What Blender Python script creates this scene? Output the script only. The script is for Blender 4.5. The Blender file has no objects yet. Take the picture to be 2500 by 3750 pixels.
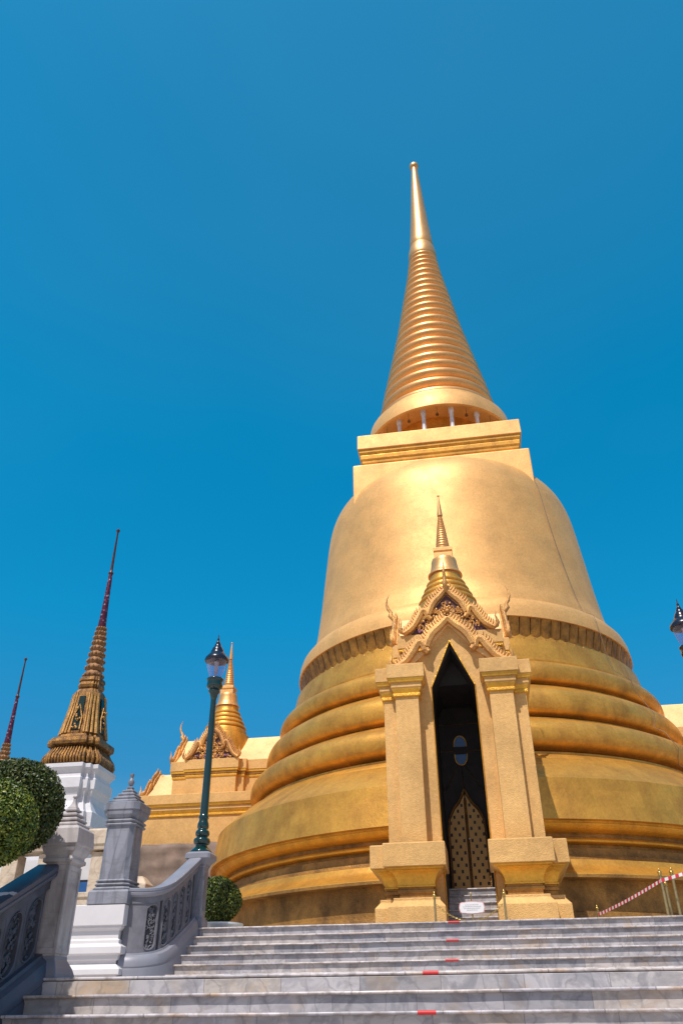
import bpy, math, random
from mathutils import Vector, Matrix
R = math.radians
PI = math.pi
rnd = random.Random(11)
scene = bpy.context.scene

# ------------------------------------------------------------------ camera
YAW, PITCH, ROLL = R(9.174), R(32.916), R(-0.484)
fw = Vector((-math.sin(YAW) * math.cos(PITCH), math.cos(YAW) * math.cos(PITCH), math.sin(PITCH)))
r0 = Vector((math.cos(YAW), math.sin(YAW), 0)); u0 = r0.cross(fw)
rt = r0 * math.cos(ROLL) + u0 * math.sin(ROLL); up = -r0 * math.sin(ROLL) + u0 * math.cos(ROLL)
cd = bpy.data.cameras.new('camera'); cam = bpy.data.objects.new('camera', cd)
scene.collection.objects.link(cam); scene.camera = cam
cd.sensor_fit = 'VERTICAL'; cd.sensor_height = 36; cd.sensor_width = 24; cd.lens = 28.0
cd.clip_start = 0.05; cd.clip_end = 3000
cam.matrix_world = Matrix(((rt.x, up.x, -fw.x, 0), (rt.y, up.y, -fw.y, 0), (rt.z, up.z, -fw.z, 0), (0, 0, 0, 1)))

# ------------------------------------------------------------------ sky and sun
SUN_AZ, SUN_EL = 16.0, 60.0            # degrees to the left of straight behind the camera, elevation
w = bpy.data.worlds.new("World"); scene.world = w; w.use_nodes = True
nt = w.node_tree; bg = nt.nodes['Background']
sky = nt.nodes.new('ShaderNodeTexSky'); sky.sky_type = 'NISHITA'; sky.sun_disc = False
sky.sun_elevation = R(SUN_EL); sky.sun_rotation = R(180 + SUN_AZ)
sky.air_density = 1.0; sky.dust_density = 0.6; sky.ozone_density = 4.0; sky.altitude = 0
# the hazy horizon stays pale, the upper sky is the photograph's saturated azure
tc = nt.nodes.new('ShaderNodeTexCoord'); sz = nt.nodes.new('ShaderNodeSeparateXYZ'); nt.links.new(tc.outputs['Generated'], sz.inputs[0])
tr = nt.nodes.new('ShaderNodeValToRGB'); nt.links.new(sz.outputs[2], tr.inputs[0])
stops = [(0.04, (0.80, 0.60, 0.46)), (0.25, (0.13, 0.54, 0.65)), (0.42, (0.03, 0.80, 0.90)), (0.63, (0.01, 0.90, 1.0)), (0.92, (0.12, 0.92, 0.98))]
el = tr.color_ramp.elements
while len(el) < len(stops): el.new(0.5)
for k_, (p_, c_) in enumerate(stops): el[k_].position = p_; el[k_].color = (*c_, 1)
tm = nt.nodes.new('ShaderNodeMix'); tm.data_type = 'RGBA'; tm.blend_type = 'MULTIPLY'; tm.inputs[0].default_value = 1.0
# towards the sun (behind the camera) a pale warm tint is added to warm the gold's reflections
ss_ = nt.nodes.new('ShaderNodeMapRange'); ss_.interpolation_type = 'SMOOTHSTEP'
ss_.inputs[1].default_value = 0.15; ss_.inputs[2].default_value = -0.45; ss_.inputs[3].default_value = 0.0; ss_.inputs[4].default_value = 1.0
nt.links.new(sz.outputs[1], ss_.inputs[0])
sm_ = nt.nodes.new('ShaderNodeMix'); sm_.data_type = 'RGBA'; sm_.inputs[7].default_value = (0.74, 0.60, 0.56, 1)
nt.links.new(ss_.outputs[0], sm_.inputs[0]); nt.links.new(tr.outputs[0], sm_.inputs[6])
nt.links.new(sky.outputs[0], tm.inputs[6]); nt.links.new(sm_.outputs[2], tm.inputs[7]); 
mpn = nt.nodes.new('ShaderNodeMapping'); mpn.inputs['Scale'].default_value = (1.2, 1.2, 2.6); mpn.inputs['Rotation'].default_value = (0.5, 0.3, 0.2); nt.links.new(tc.outputs['Generated'], mpn.inputs[0])
nz = nt.nodes.new('ShaderNodeTexNoise'); nz.inputs['Scale'].default_value = 1.1; nz.inputs['Detail'].default_value = 3; nz.inputs['Roughness'].default_value = 0.45; nt.links.new(mpn.outputs[0], nz.inputs['Vector'])
nr = nt.nodes.new('ShaderNodeMapRange'); nr.inputs[1].default_value = 0.42; nr.inputs[2].default_value = 0.72; nr.inputs[3].default_value = 0.0; nr.inputs[4].default_value = 0.05; nt.links.new(nz.outputs[0], nr.inputs[0])
hz_ = nt.nodes.new('ShaderNodeMix'); hz_.data_type = 'RGBA'; hz_.inputs[7].default_value = (1.0, 3.2, 4.4, 1)
nt.links.new(nr.outputs[0], hz_.inputs[0]); nt.links.new(tm.outputs[2], hz_.inputs[6]); nt.links.new(hz_.outputs[2], bg.inputs[0])
bg.inputs[1].default_value = 0.138
sd = bpy.data.lights.new('sun', 'SUN'); sun = bpy.data.objects.new('sun', sd); scene.collection.objects.link(sun)
sd.energy = 3.3; sd.angle = R(0.53); sd.color = (1.0, 0.95, 0.90)
sv = Vector((-math.sin(R(SUN_AZ)) * math.cos(R(SUN_EL)), -math.cos(R(SUN_AZ)) * math.cos(R(SUN_EL)), math.sin(R(SUN_EL))))
sun.rotation_euler = sv.to_track_quat('Z', 'Y').to_euler(); sun.location = sv * 60
scene.view_settings.view_transform = 'Standard'; scene.view_settings.look = 'None'
scene.view_settings.exposure = 0.4; scene.view_settings.gamma = 1.0
scene.cycles.max_bounces = 8; scene.cycles.glossy_bounces = 5; scene.cycles.diffuse_bounces = 4

# ------------------------------------------------------------------ materials
def mat(name):
    m = bpy.data.materials.new(name); m.use_nodes = True
    n = m.node_tree; return m, n, n.nodes['Principled BSDF']
def ramp(n, fac, stops):
    r = n.nodes.new('ShaderNodeValToRGB'); n.links.new(fac, r.inputs[0])
    e = r.color_ramp.elements
    while len(e) < len(stops): e.new(0.5)
    for i, (p, c) in enumerate(stops): e[i].position = p; e[i].color = (*c, 1)
    return r
def coords(n, scale=(1, 1, 1), kind='Object'):
    t = n.nodes.new('ShaderNodeTexCoord'); mp = n.nodes.new('ShaderNodeMapping')
    mp.inputs['Scale'].default_value = scale
    n.links.new(t.outputs[kind], mp.inputs[0]); return mp.outputs[0]
def noise(n, vec, scale, detail=5, rough=0.55, dist=0):
    t = n.nodes.new('ShaderNodeTexNoise'); n.links.new(vec, t.inputs['Vector'])
    t.inputs['Scale'].default_value = scale; t.inputs['Detail'].default_value = detail
    t.inputs['Roughness'].default_value = rough; t.inputs['Distortion'].default_value = dist
    return t.outputs[0]
def mix(n, fac, a, b, mode='MIX'):
    x = n.nodes.new('ShaderNodeMix'); x.data_type = 'RGBA'; x.blend_type = mode
    if isinstance(fac, (int, float)): x.inputs[0].default_value = fac
    else: n.links.new(fac, x.inputs[0])
    for s, v in ((6, a), (7, b)):
        if isinstance(v, tuple): x.inputs[s].default_value = (*v, 1)
        else: n.links.new(v, x.inputs[s])
    return x.outputs[2]
def bump(n, b, h, strength, dist=0.02):
    x = n.nodes.new('ShaderNodeBump'); x.inputs['Strength'].default_value = strength
    x.inputs['Distance'].default_value = dist; n.links.new(h, x.inputs['Height'])
    n.links.new(x.outputs[0], b.inputs['Normal'])

def gold(name, base, rough=0.42, metal=0.7, stain=(0.32, 0.17, 0.06), amount=0.35, tiles=26.0, bstr=0.25, streak=1.0, dirt=0.0, var=1.0, coat=0.0, cells=0.0):
    """gilded mosaic: tiny tesserae, cloudy patina, run-down stains"""
    m, n, b = mat(name)
    v = coords(n); vs = coords(n, (1.0, 1.0, 0.75))
    cloud = noise(n, v, 0.9, 6, 0.6); run = noise(n, vs, 1.5 * streak, 7, 0.68); fine = noise(n, v, 14, 4, 0.6)
    c1 = ramp(n, cloud, [(0.30, tuple(x * (1 - 0.20 * var) for x in base)), (0.5, base), (0.72, tuple(min(1, x * (1 + 0.12 * var)) for x in base))])
    msk = ramp(n, run, [(0.42 - dirt, (0, 0, 0)), (0.75 - dirt, (amount,) * 3)])
    col = mix(n, msk.outputs[0], c1.outputs[0], stain)
    spk = ramp(n, fine, [(0.3, (0.86,) * 3), (0.7, (1.08,) * 3)])
    col = mix(n, 1.0, col, spk.outputs[0], 'MULTIPLY')
    if cells:      # sheets of mosaic laid in courses round the stupa, each a touch different
        sp_ = n.nodes.new('ShaderNodeSeparateXYZ'); n.links.new(v, sp_.inputs[0])
        def MM(op, a, bb):
            x = n.nodes.new('ShaderNodeMath'); x.operation = op
            for i_, q_ in enumerate((a, bb)):
                if isinstance(q_, (int, float)): x.inputs[i_].default_value = q_
                elif q_ is not None: n.links.new(q_, x.inputs[i_])
            return x.outputs[0]
        zc_ = MM('FLOOR', MM('MULTIPLY', sp_.outputs[2], 2.6), None)
        ac_ = MM('FLOOR', MM('ADD', MM('MULTIPLY', MM('ARCTAN2', sp_.outputs[1], sp_.outputs[0]), 13.0), MM('MULTIPLY', zc_, 0.37)), None)
        cb_ = n.nodes.new('ShaderNodeCombineXYZ'); n.links.new(ac_, cb_.inputs[0]); n.links.new(zc_, cb_.inputs[1])
        wn_ = n.nodes.new('ShaderNodeTexWhiteNoise'); n.links.new(cb_.outputs[0], wn_.inputs['Vector'])
        cr_ = ramp(n, wn_.outputs['Value'], [(0.0, (1 - cells,) * 3), (1.0, (1 + cells * 0.6,) * 3)])
        col = mix(n, 1.0, col, cr_.outputs[0], 'MULTIPLY')
    n.links.new(col, b.inputs['Base Color'])
    b.inputs['Metallic'].default_value = metal; b.inputs['Coat Weight'].default_value = coat; b.inputs['Coat Roughness'].default_value = 0.42
    rr = ramp(n, run, [(0.35, (rough,) * 3), (0.8, (min(1, rough + 0.22 * var),) * 3)])
    n.links.new(rr.outputs[0], b.inputs['Roughness'])
    vo = n.nodes.new('ShaderNodeTexVoronoi'); vo.inputs['Scale'].default_value = tiles; n.links.new(v, vo.inputs['Vector'])
    big = noise(n, v, 3.0, 4, 0.6)
    ma = n.nodes.new('ShaderNodeMath'); ma.operation = 'MULTIPLY_ADD'; ma.inputs[1].default_value = 1.6
    n.links.new(big, ma.inputs[0]); n.links.new(vo.outputs['Distance'], ma.inputs[2])
    bump(n, b, ma.outputs[0], bstr, 0.02)
    return m

G_BELL = gold('gilded_bell_gold', (0.80, 0.445, 0.145), 0.52, 0.42, (0.60, 0.29, 0.10), 0.20, 20, 0.09, 1.0, 0, 0.7, 0.12, 0.045)
G_DRUM = gold('gilded_drum_gold', (0.76, 0.385, 0.062), 0.38, 0.60, (0.25, 0.11, 0.028), 0.70, 24, 0.13, 1.0, 0, 1.1, 0.0, 0.09)
G_BASE = gold('weathered_base_gold', (0.54, 0.27, 0.06), 0.50, 0.50, (0.15, 0.08, 0.028), 0.9, 24, 0.35, 1.0, 0.08)
G_PORCH = gold('porch_gold_mosaic', (0.72, 0.425, 0.145), 0.64, 0.14, (0.46, 0.25, 0.08), 0.35, 46, 0.32)
G_TRIM = gold('bright_gold_trim', (0.86, 0.46, 0.06), 0.36, 0.65, (0.28, 0.14, 0.03), 0.5, 40, 0.4)
G_CARVE = gold('carved_gold_ornament', (0.80, 0.43, 0.13), 0.40, 0.45, (0.25, 0.10, 0.05), 0.75, 60, 0.5)
G_SPIRE = gold('spire_gold', (0.82, 0.43, 0.14), 0.38, 0.62, (0.45, 0.20, 0.06), 0.3, 20, 0.08, 1.0, 0, 0.5, 0.4)
G_DARK = gold('aged_bronze_gold', (0.42, 0.20, 0.04), 0.38, 0.55, (0.05, 0.025, 0.018), 0.9, 30, 0.8, 2.0, 0.10)
G_LOTUS = gold('tarnished_lotus_gold', (0.52, 0.24, 0.035), 0.36, 0.45, (0.10, 0.045, 0.012), 0.9, 30, 0.5, 2.0, 0.08)
G_RIB = gold('mosaic_rib_gold', (0.66, 0.36, 0.10), 0.4, 0.4, (0.20, 0.09, 0.03), 0.8, 30, 0.6, 3.0, 0.06)
G_BROWN = gold('brown_glazed_bulbs', (0.34, 0.165, 0.06), 0.42, 0.35, (0.08, 0.04, 0.03), 0.6, 30, 0.7, 2.0)

def simple(name, col, rough=0.5, metal=0.0, nscale=8, var=0.15, bstr=0.1, coat=0.0):
    m, n, b = mat(name)
    v = coords(n); f = noise(n, v, nscale, 5, 0.6)
    r = ramp(n, f, [(0.3, tuple(x * (1 - var) for x in col)), (0.7, tuple(min(1, x * (1 + var)) for x in col))])
    n.links.new(r.outputs[0], b.inputs['Base Color'])
    b.inputs['Roughness'].default_value = rough; b.inputs['Metallic'].default_value = metal
    b.inputs['Coat Weight'].default_value = coat
    bump(n, b, f, bstr, 0.01)
    return m

def marble(name, light, dark, warm, vein=0.5, scale=2.2, slabs=True, stretch=(1, 1, 1), rough=0.35, slab_w=0.75):
    m, n, b = mat(name)
    v = coords(n, stretch)
    a = noise(n, v, scale, 8, 0.62, 1.6)
    a2 = noise(n, v, scale * 0.5, 5, 0.6, 0.6)
    c = ramp(n, a, [(0.34, dark), (0.47, tuple((x + y) / 2 for x, y in zip(light, dark))), (0.53, light), (0.75, tuple(min(1, x * 1.05) for x in light))])
    ww = ramp(n, a2, [(0.55, (0, 0, 0)), (0.68, (0.75,) * 3)])
    col = mix(n, ww.outputs[0], c.outputs[0], warm)
    # thin veins
    w1 = n.nodes.new('ShaderNodeTexWave'); w1.inputs['Scale'].default_value = scale * 0.35
    w1.inputs['Distortion'].default_value = 14; w1.inputs['Detail'].default_value = 5; w1.inputs['Detail Scale'].default_value = 1.6
    n.links.new(v, w1.inputs['Vector'])
    vm = ramp(n, w1.outputs['Fac'], [(0.0, (vein,) * 3), (0.07, (0, 0, 0))])
    col = mix(n, vm.outputs[0], col, tuple(x * 0.45 for x in dark))
    if slabs:
        sx = n.nodes.new('ShaderNodeSeparateXYZ'); t = n.nodes.new('ShaderNodeTexCoord'); n.links.new(t.outputs['Object'], sx.inputs[0])
        oi = n.nodes.new('ShaderNodeObjectInfo')
        ad = n.nodes.new('ShaderNodeMath'); ad.operation = 'MULTIPLY_ADD'; ad.inputs[1].default_value = 1 / slab_w
        rs = n.nodes.new('ShaderNodeMath'); rs.operation = 'MULTIPLY'; rs.inputs[1].default_value = 7.3
        n.links.new(oi.outputs['Random'], rs.inputs[0])
        n.links.new(sx.outputs[0], ad.inputs[0]); n.links.new(rs.outputs[0], ad.inputs[2])
        fl = n.nodes.new('ShaderNodeMath'); fl.operation = 'FLOOR'; n.links.new(ad.outputs[0], fl.inputs[0])
        fr = n.nodes.new('ShaderNodeMath'); fr.operation = 'FRACT'; n.links.new(ad.outputs[0], fr.inputs[0])
        cmb = n.nodes.new('ShaderNodeCombineXYZ'); n.links.new(fl.outputs[0], cmb.inputs[0]); n.links.new(oi.outputs['Random'], cmb.inputs[1])
        wn = n.nodes.new('ShaderNodeTexWhiteNoise'); wn.noise_dimensions = '3D'; n.links.new(cmb.outputs[0], wn.inputs['Vector'])
        tint = ramp(n, wn.outputs['Value'], [(0.0, (0.62, 0.64, 0.68)), (0.35, (0.92, 0.93, 0.97)), (0.6, (1.0, 0.99, 0.97)), (0.8, (0.95, 0.9, 0.82)), (1.0, (1.0, 1.0, 1.0))])
        col = mix(n, 1.0, col, tint.outputs[0], 'MULTIPLY')
        jm = ramp(n, fr.outputs[0], [(0.0, (1, 1, 1)), (0.012, (0, 0, 0))])
        col = mix(n, jm.outputs[0], col, (0.12, 0.11, 0.11))
    dn = noise(n, coords(n, (1.5, 1.5, 5)), 2.0, 7, 0.7); dm = ramp(n, dn, [(0.50, (0, 0, 0)), (0.70, (0.45,) * 3)])
    col = mix(n, dm.outputs[0], col, tuple(x * 0.40 * k for x, k in zip(light, (1.05, 0.95, 0.85))))
    n.links.new(col, b.inputs['Base Color'])
    rr = ramp(n, dn, [(0.4, (rough,) * 3), (0.7, (min(1, rough + 0.3),) * 3)]); n.links.new(rr.outputs[0], b.inputs['Roughness'])
    f = noise(n, coords(n), 30, 3, 0.6); bump(n, b, f, 0.10, 0.006)
    return m

M_STEP = marble('step_marble', (0.52, 0.49, 0.48), (0.33, 0.315, 0.325), (0.52, 0.38, 0.25), 0.35, 3.0)
M_NOSE = marble('nosing_marble', (0.60, 0.545, 0.53), (0.36, 0.31, 0.29), (0.48, 0.31, 0.19), 0.35, 4.5, True, rough=0.3, slab_w=1.3)
M_GREY = marble('grey_marble', (0.26, 0.265, 0.30), (0.16, 0.165, 0.19), (0.24, 0.24, 0.26), 0.35, 2.6, False, (1, 1, 0.3))
M_CARVED = simple('carved_grey_marble', (0.17, 0.165, 0.185), 0.55, 0, 6, 0.18, 0.2)
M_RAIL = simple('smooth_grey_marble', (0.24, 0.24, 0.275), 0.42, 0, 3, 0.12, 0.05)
M_RAILD = simple('shaded_marble', (0.075, 0.082, 0.11), 0.45, 0, 3, 0.2, 0.08)  # deep shade on the lower balustrade, put into the marble colour
M_CARVD = simple('shaded_carving', (0.085, 0.085, 0.105), 0.6, 0, 5, 0.3, 0.2)  # carving of the same balustrade, its shade also painted as a darker colour
M_RECESS = simple('dark_recess_marble', (0.05, 0.052, 0.062), 0.8, 0, 9, 0.4, 0.3)  # darker tone for the slab behind the scrollwork
M_NEWEL = marble('white_veined_marble', (0.52, 0.47, 0.45), (0.36, 0.31, 0.30), (0.45, 0.34, 0.26), 0.3, 1.1, False, (1, 1, 0.45))
M_WHITE = simple('white_painted_render', (0.66, 0.63, 0.62), 0.6, 0, 2.5, 0.05, 0.05)
M_WPRANG = simple('weathered_white_plaster', (0.66, 0.64, 0.65), 0.65, 0, 1.2, 0.07, 0.2)
M_BEIGE = marble('beige_stone', (0.60, 0.50, 0.38), (0.46, 0.36, 0.27), (0.62, 0.45, 0.28), 0.25, 1.5, False, rough=0.7)
M_GROUND = simple('paving_stone', (0.36, 0.32, 0.27), 0.75, 0, 1.2, 0.12, 0.1)
M_GREEN = simple('dark_green_gloss_paint', (0.002, 0.028, 0.024), 0.16, 0, 5, 0.15, 0.03, 0.7)
M_BLACK = simple('black_gloss_paint', (0.008, 0.010, 0.022), 0.25, 0, 5, 0.2, 0.03, 0.3)
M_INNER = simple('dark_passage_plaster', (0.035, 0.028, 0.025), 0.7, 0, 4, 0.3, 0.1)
M_BRASS = simple('polished_brass', (0.62, 0.44, 0.14), 0.28, 0.9, 12, 0.12, 0.05)
M_BRASSD = simple('worn_brass_pole', (0.40, 0.31, 0.15), 0.38, 0.7, 12, 0.2, 0.05)
M_RED = simple('red_marking_tape', (0.62, 0.03, 0.03), 0.5, 0, 20, 0.1, 0.05)
M_SIGN = simple('white_sign_enamel', (0.80, 0.79, 0.79), 0.35, 0, 8, 0.03, 0.0)
M_PINK = simple('pale_red_paint', (0.70, 0.35, 0.33), 0.5, 0, 8, 0.05, 0.0)
M_GREYTXT = simple('grey_lettering', (0.35, 0.35, 0.38), 0.5, 0, 8, 0.05, 0.0)
M_PALE = simple('pale_colonnette_marble', (0.62, 0.60, 0.62), 0.5, 0, 6, 0.25, 0.1)
M_ROOF = gold('pale_gold_roof_tiles', (0.88, 0.58, 0.26), 0.55, 0.30, (0.55, 0.38, 0.18), 0.25, 30, 0.3)
M_TARP = simple('faded_brown_netting', (0.22, 0.16, 0.125), 0.9, 0, 1.6, 0.35, 0.3)
M_SOIL = simple('black_planter_glaze', (0.010, 0.009, 0.010), 0.5, 0, 6, 0.3, 0.3)
M_MAUVE = simple('mauve_glass_mosaic', (0.30, 0.13, 0.22), 0.3, 0.2, 18, 0.4, 0.3)
M_CABLE = simple('grey_cable', (0.20, 0.13, 0.08), 0.6, 0.3, 10, 0.2, 0)
M_DKGREEN = simple('green_glass_mosaic', (0.010, 0.035, 0.028), 0.25, 0.2, 20, 0.5, 0.3)
M_BLUE = simple('blue_window_glass', (0.02, 0.10, 0.28), 0.15, 0.0, 4, 0.1, 0.0)
M_POTW = simple('white_glazed_pot', (0.72, 0.76, 0.80), 0.3, 0, 4, 0.05, 0.0)
M_BULB = simple('frosted_lamp_tube', (0.62, 0.55, 0.52), 0.4, 0, 4, 0.05, 0.0)

def glass_mat():
    m, n, b = mat('lantern_glass')
    b.inputs['Base Color'].default_value = (0.93, 0.93, 1.0, 1); b.inputs['Roughness'].default_value = 0.03
    b.inputs['IOR'].default_value = 1.45
    tr = n.nodes.new('ShaderNodeBsdfTransparent'); tr.inputs[0].default_value = (0.80, 0.78, 0.92, 1)
    mx = n.nodes.new('ShaderNodeMixShader'); fr = n.nodes.new('ShaderNodeLayerWeight'); fr.inputs[0].default_value = 0.35
    mul = n.nodes.new('ShaderNodeMath'); mul.operation = 'MULTIPLY_ADD'; mul.inputs[1].default_value = 0.35; mul.inputs[2].default_value = 0.05
    n.links.new(fr.outputs['Facing'], mul.inputs[0])
    n.links.new(mul.outputs[0], mx.inputs[0]); n.links.new(tr.outputs[0], mx.inputs[1]); n.links.new(b.outputs[0], mx.inputs[2])
    n.links.new(mx.outputs[0], n.nodes['Material Output'].inputs[0]); return m
M_GLASS = glass_mat()

def striped():
    m, n, b = mat('red_white_barrier_tape')
    v = coords(n, (1, 1, 1), 'UV'); sx = n.nodes.new('ShaderNodeSeparateXYZ'); n.links.new(v, sx.inputs[0])
    fr = n.nodes.new('ShaderNodeMath'); fr.operation = 'FRACT'; n.links.new(sx.outputs[0], fr.inputs[0])
    r = ramp(n, fr.outputs[0], [(0.0, (0.60, 0.03, 0.06)), (0.5, (0.75, 0.72, 0.70))]); r.color_ramp.interpolation = 'CONSTANT'
    n.links.new(r.outputs[0], b.inputs['Base Color']); b.inputs['Roughness'].default_value = 0.45; return m
M_TAPE = striped()

def redspire():
    m, n, b = mat('red_and_silver_mosaic')
    v = coords(n, (1, 1, 1)); sp = n.nodes.new('ShaderNodeTexVoronoi'); sp.inputs['Scale'].default_value = 4.5; n.links.new(v, sp.inputs['Vector'])
    band = noise(n, coords(n, (0.02, 0.02, 1)), 0.9, 2, 0.5)
    r = ramp(n, sp.outputs['Distance'], [(0.22, (0.42, 0.40, 0.50)), (0.36, (0.16, 0.05, 0.09)), (0.6, (0.09, 0.012, 0.03))])
    k = ramp(n, band, [(0.42, (0, 0, 0)), (0.56, (1, 1, 1))])
    col = mix(n, k.outputs[0], (0.11, 0.014, 0.035), r.outputs[0])
    n.links.new(col, b.inputs['Base Color']); b.inputs['Roughness'].default_value = 0.3; b.inputs['Metallic'].default_value = 0.3; return m
M_REDSP = redspire()
M_RODB = simple('dark_rust_rod', (0.10, 0.035, 0.03), 0.4, 0.4, 6, 0.3, 0.1)

def leafmat(name='clipped_leaf_green', k=1.0):
    m, n, b = mat(name)
    gi = n.nodes.new('ShaderNodeNewGeometry')
    r = ramp(n, gi.outputs['Random Per Island'], [(p, tuple(x * k for x in c)) for p, c in ((0.0, (0.020, 0.036, 0.005)), (0.4, (0.050, 0.085, 0.008)), (0.75, (0.11, 0.145, 0.012)), (1.0, (0.22, 0.22, 0.025)))])
    n.links.new(r.outputs[0], b.inputs['Base Color']); b.inputs['Roughness'].default_value = 0.45
    b.inputs['Subsurface Weight'].default_value = 0.0
    return m
M_LEAF = leafmat(); M_LEAFB = leafmat('lit_leaf_green', 1.55); M_LEAFD = leafmat('shaded_leaf_green', 0.72)  # brighter and darker copies paint the lit and the shaded bush
M_TWIG = simple('bark_brown', (0.07, 0.045, 0.03), 0.8, 0, 12, 0.3, 0.4)
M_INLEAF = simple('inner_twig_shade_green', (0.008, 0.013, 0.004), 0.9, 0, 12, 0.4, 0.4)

def doormat():
    m, n, b = mat('lacquer_door_with_gold_lattice')
    v = coords(n, (1, 1, 1)); 
    s = n.nodes.new('ShaderNodeSeparateXYZ'); n.links.new(v, s.inputs[0])
    def M(op, a, bb):
        x = n.nodes.new('ShaderNodeMath'); x.operation = op
        for i, q in enumerate((a, bb)):
            if isinstance(q, (int, float)): x.inputs[i].default_value = q
            elif q is not None: n.links.new(q, x.inputs[i])
        return x.outputs[0]
    X = M('DIVIDE', s.outputs[0], 0.19); Z = M('DIVIDE', s.outputs[2], 0.27)
    p = M('ADD', X, Z); q = M('SUBTRACT', X, Z)
    fp = M('ABSOLUTE', M('SUBTRACT', M('FRACT', p, None), 0.5), None); fq = M('ABSOLUTE', M('SUBTRACT', M('FRACT', q, None), 0.5), None)
    mx = M('MAXIMUM', fp, fq); mn = M('MINIMUM', fp, fq)
    ctr = M('LESS_THAN', M('ADD', fp, fq), 0.28)
    r = mix(n, ctr, (0.50, 0.26, 0.07), (0.02, 0.012, 0.010))
    n.links.new(r, b.inputs['Base Color']); b.inputs['Roughness'].default_value = 0.4; b.inputs['Metallic'].default_value = 0.35
    return m
M_DOOR = doormat()

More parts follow.
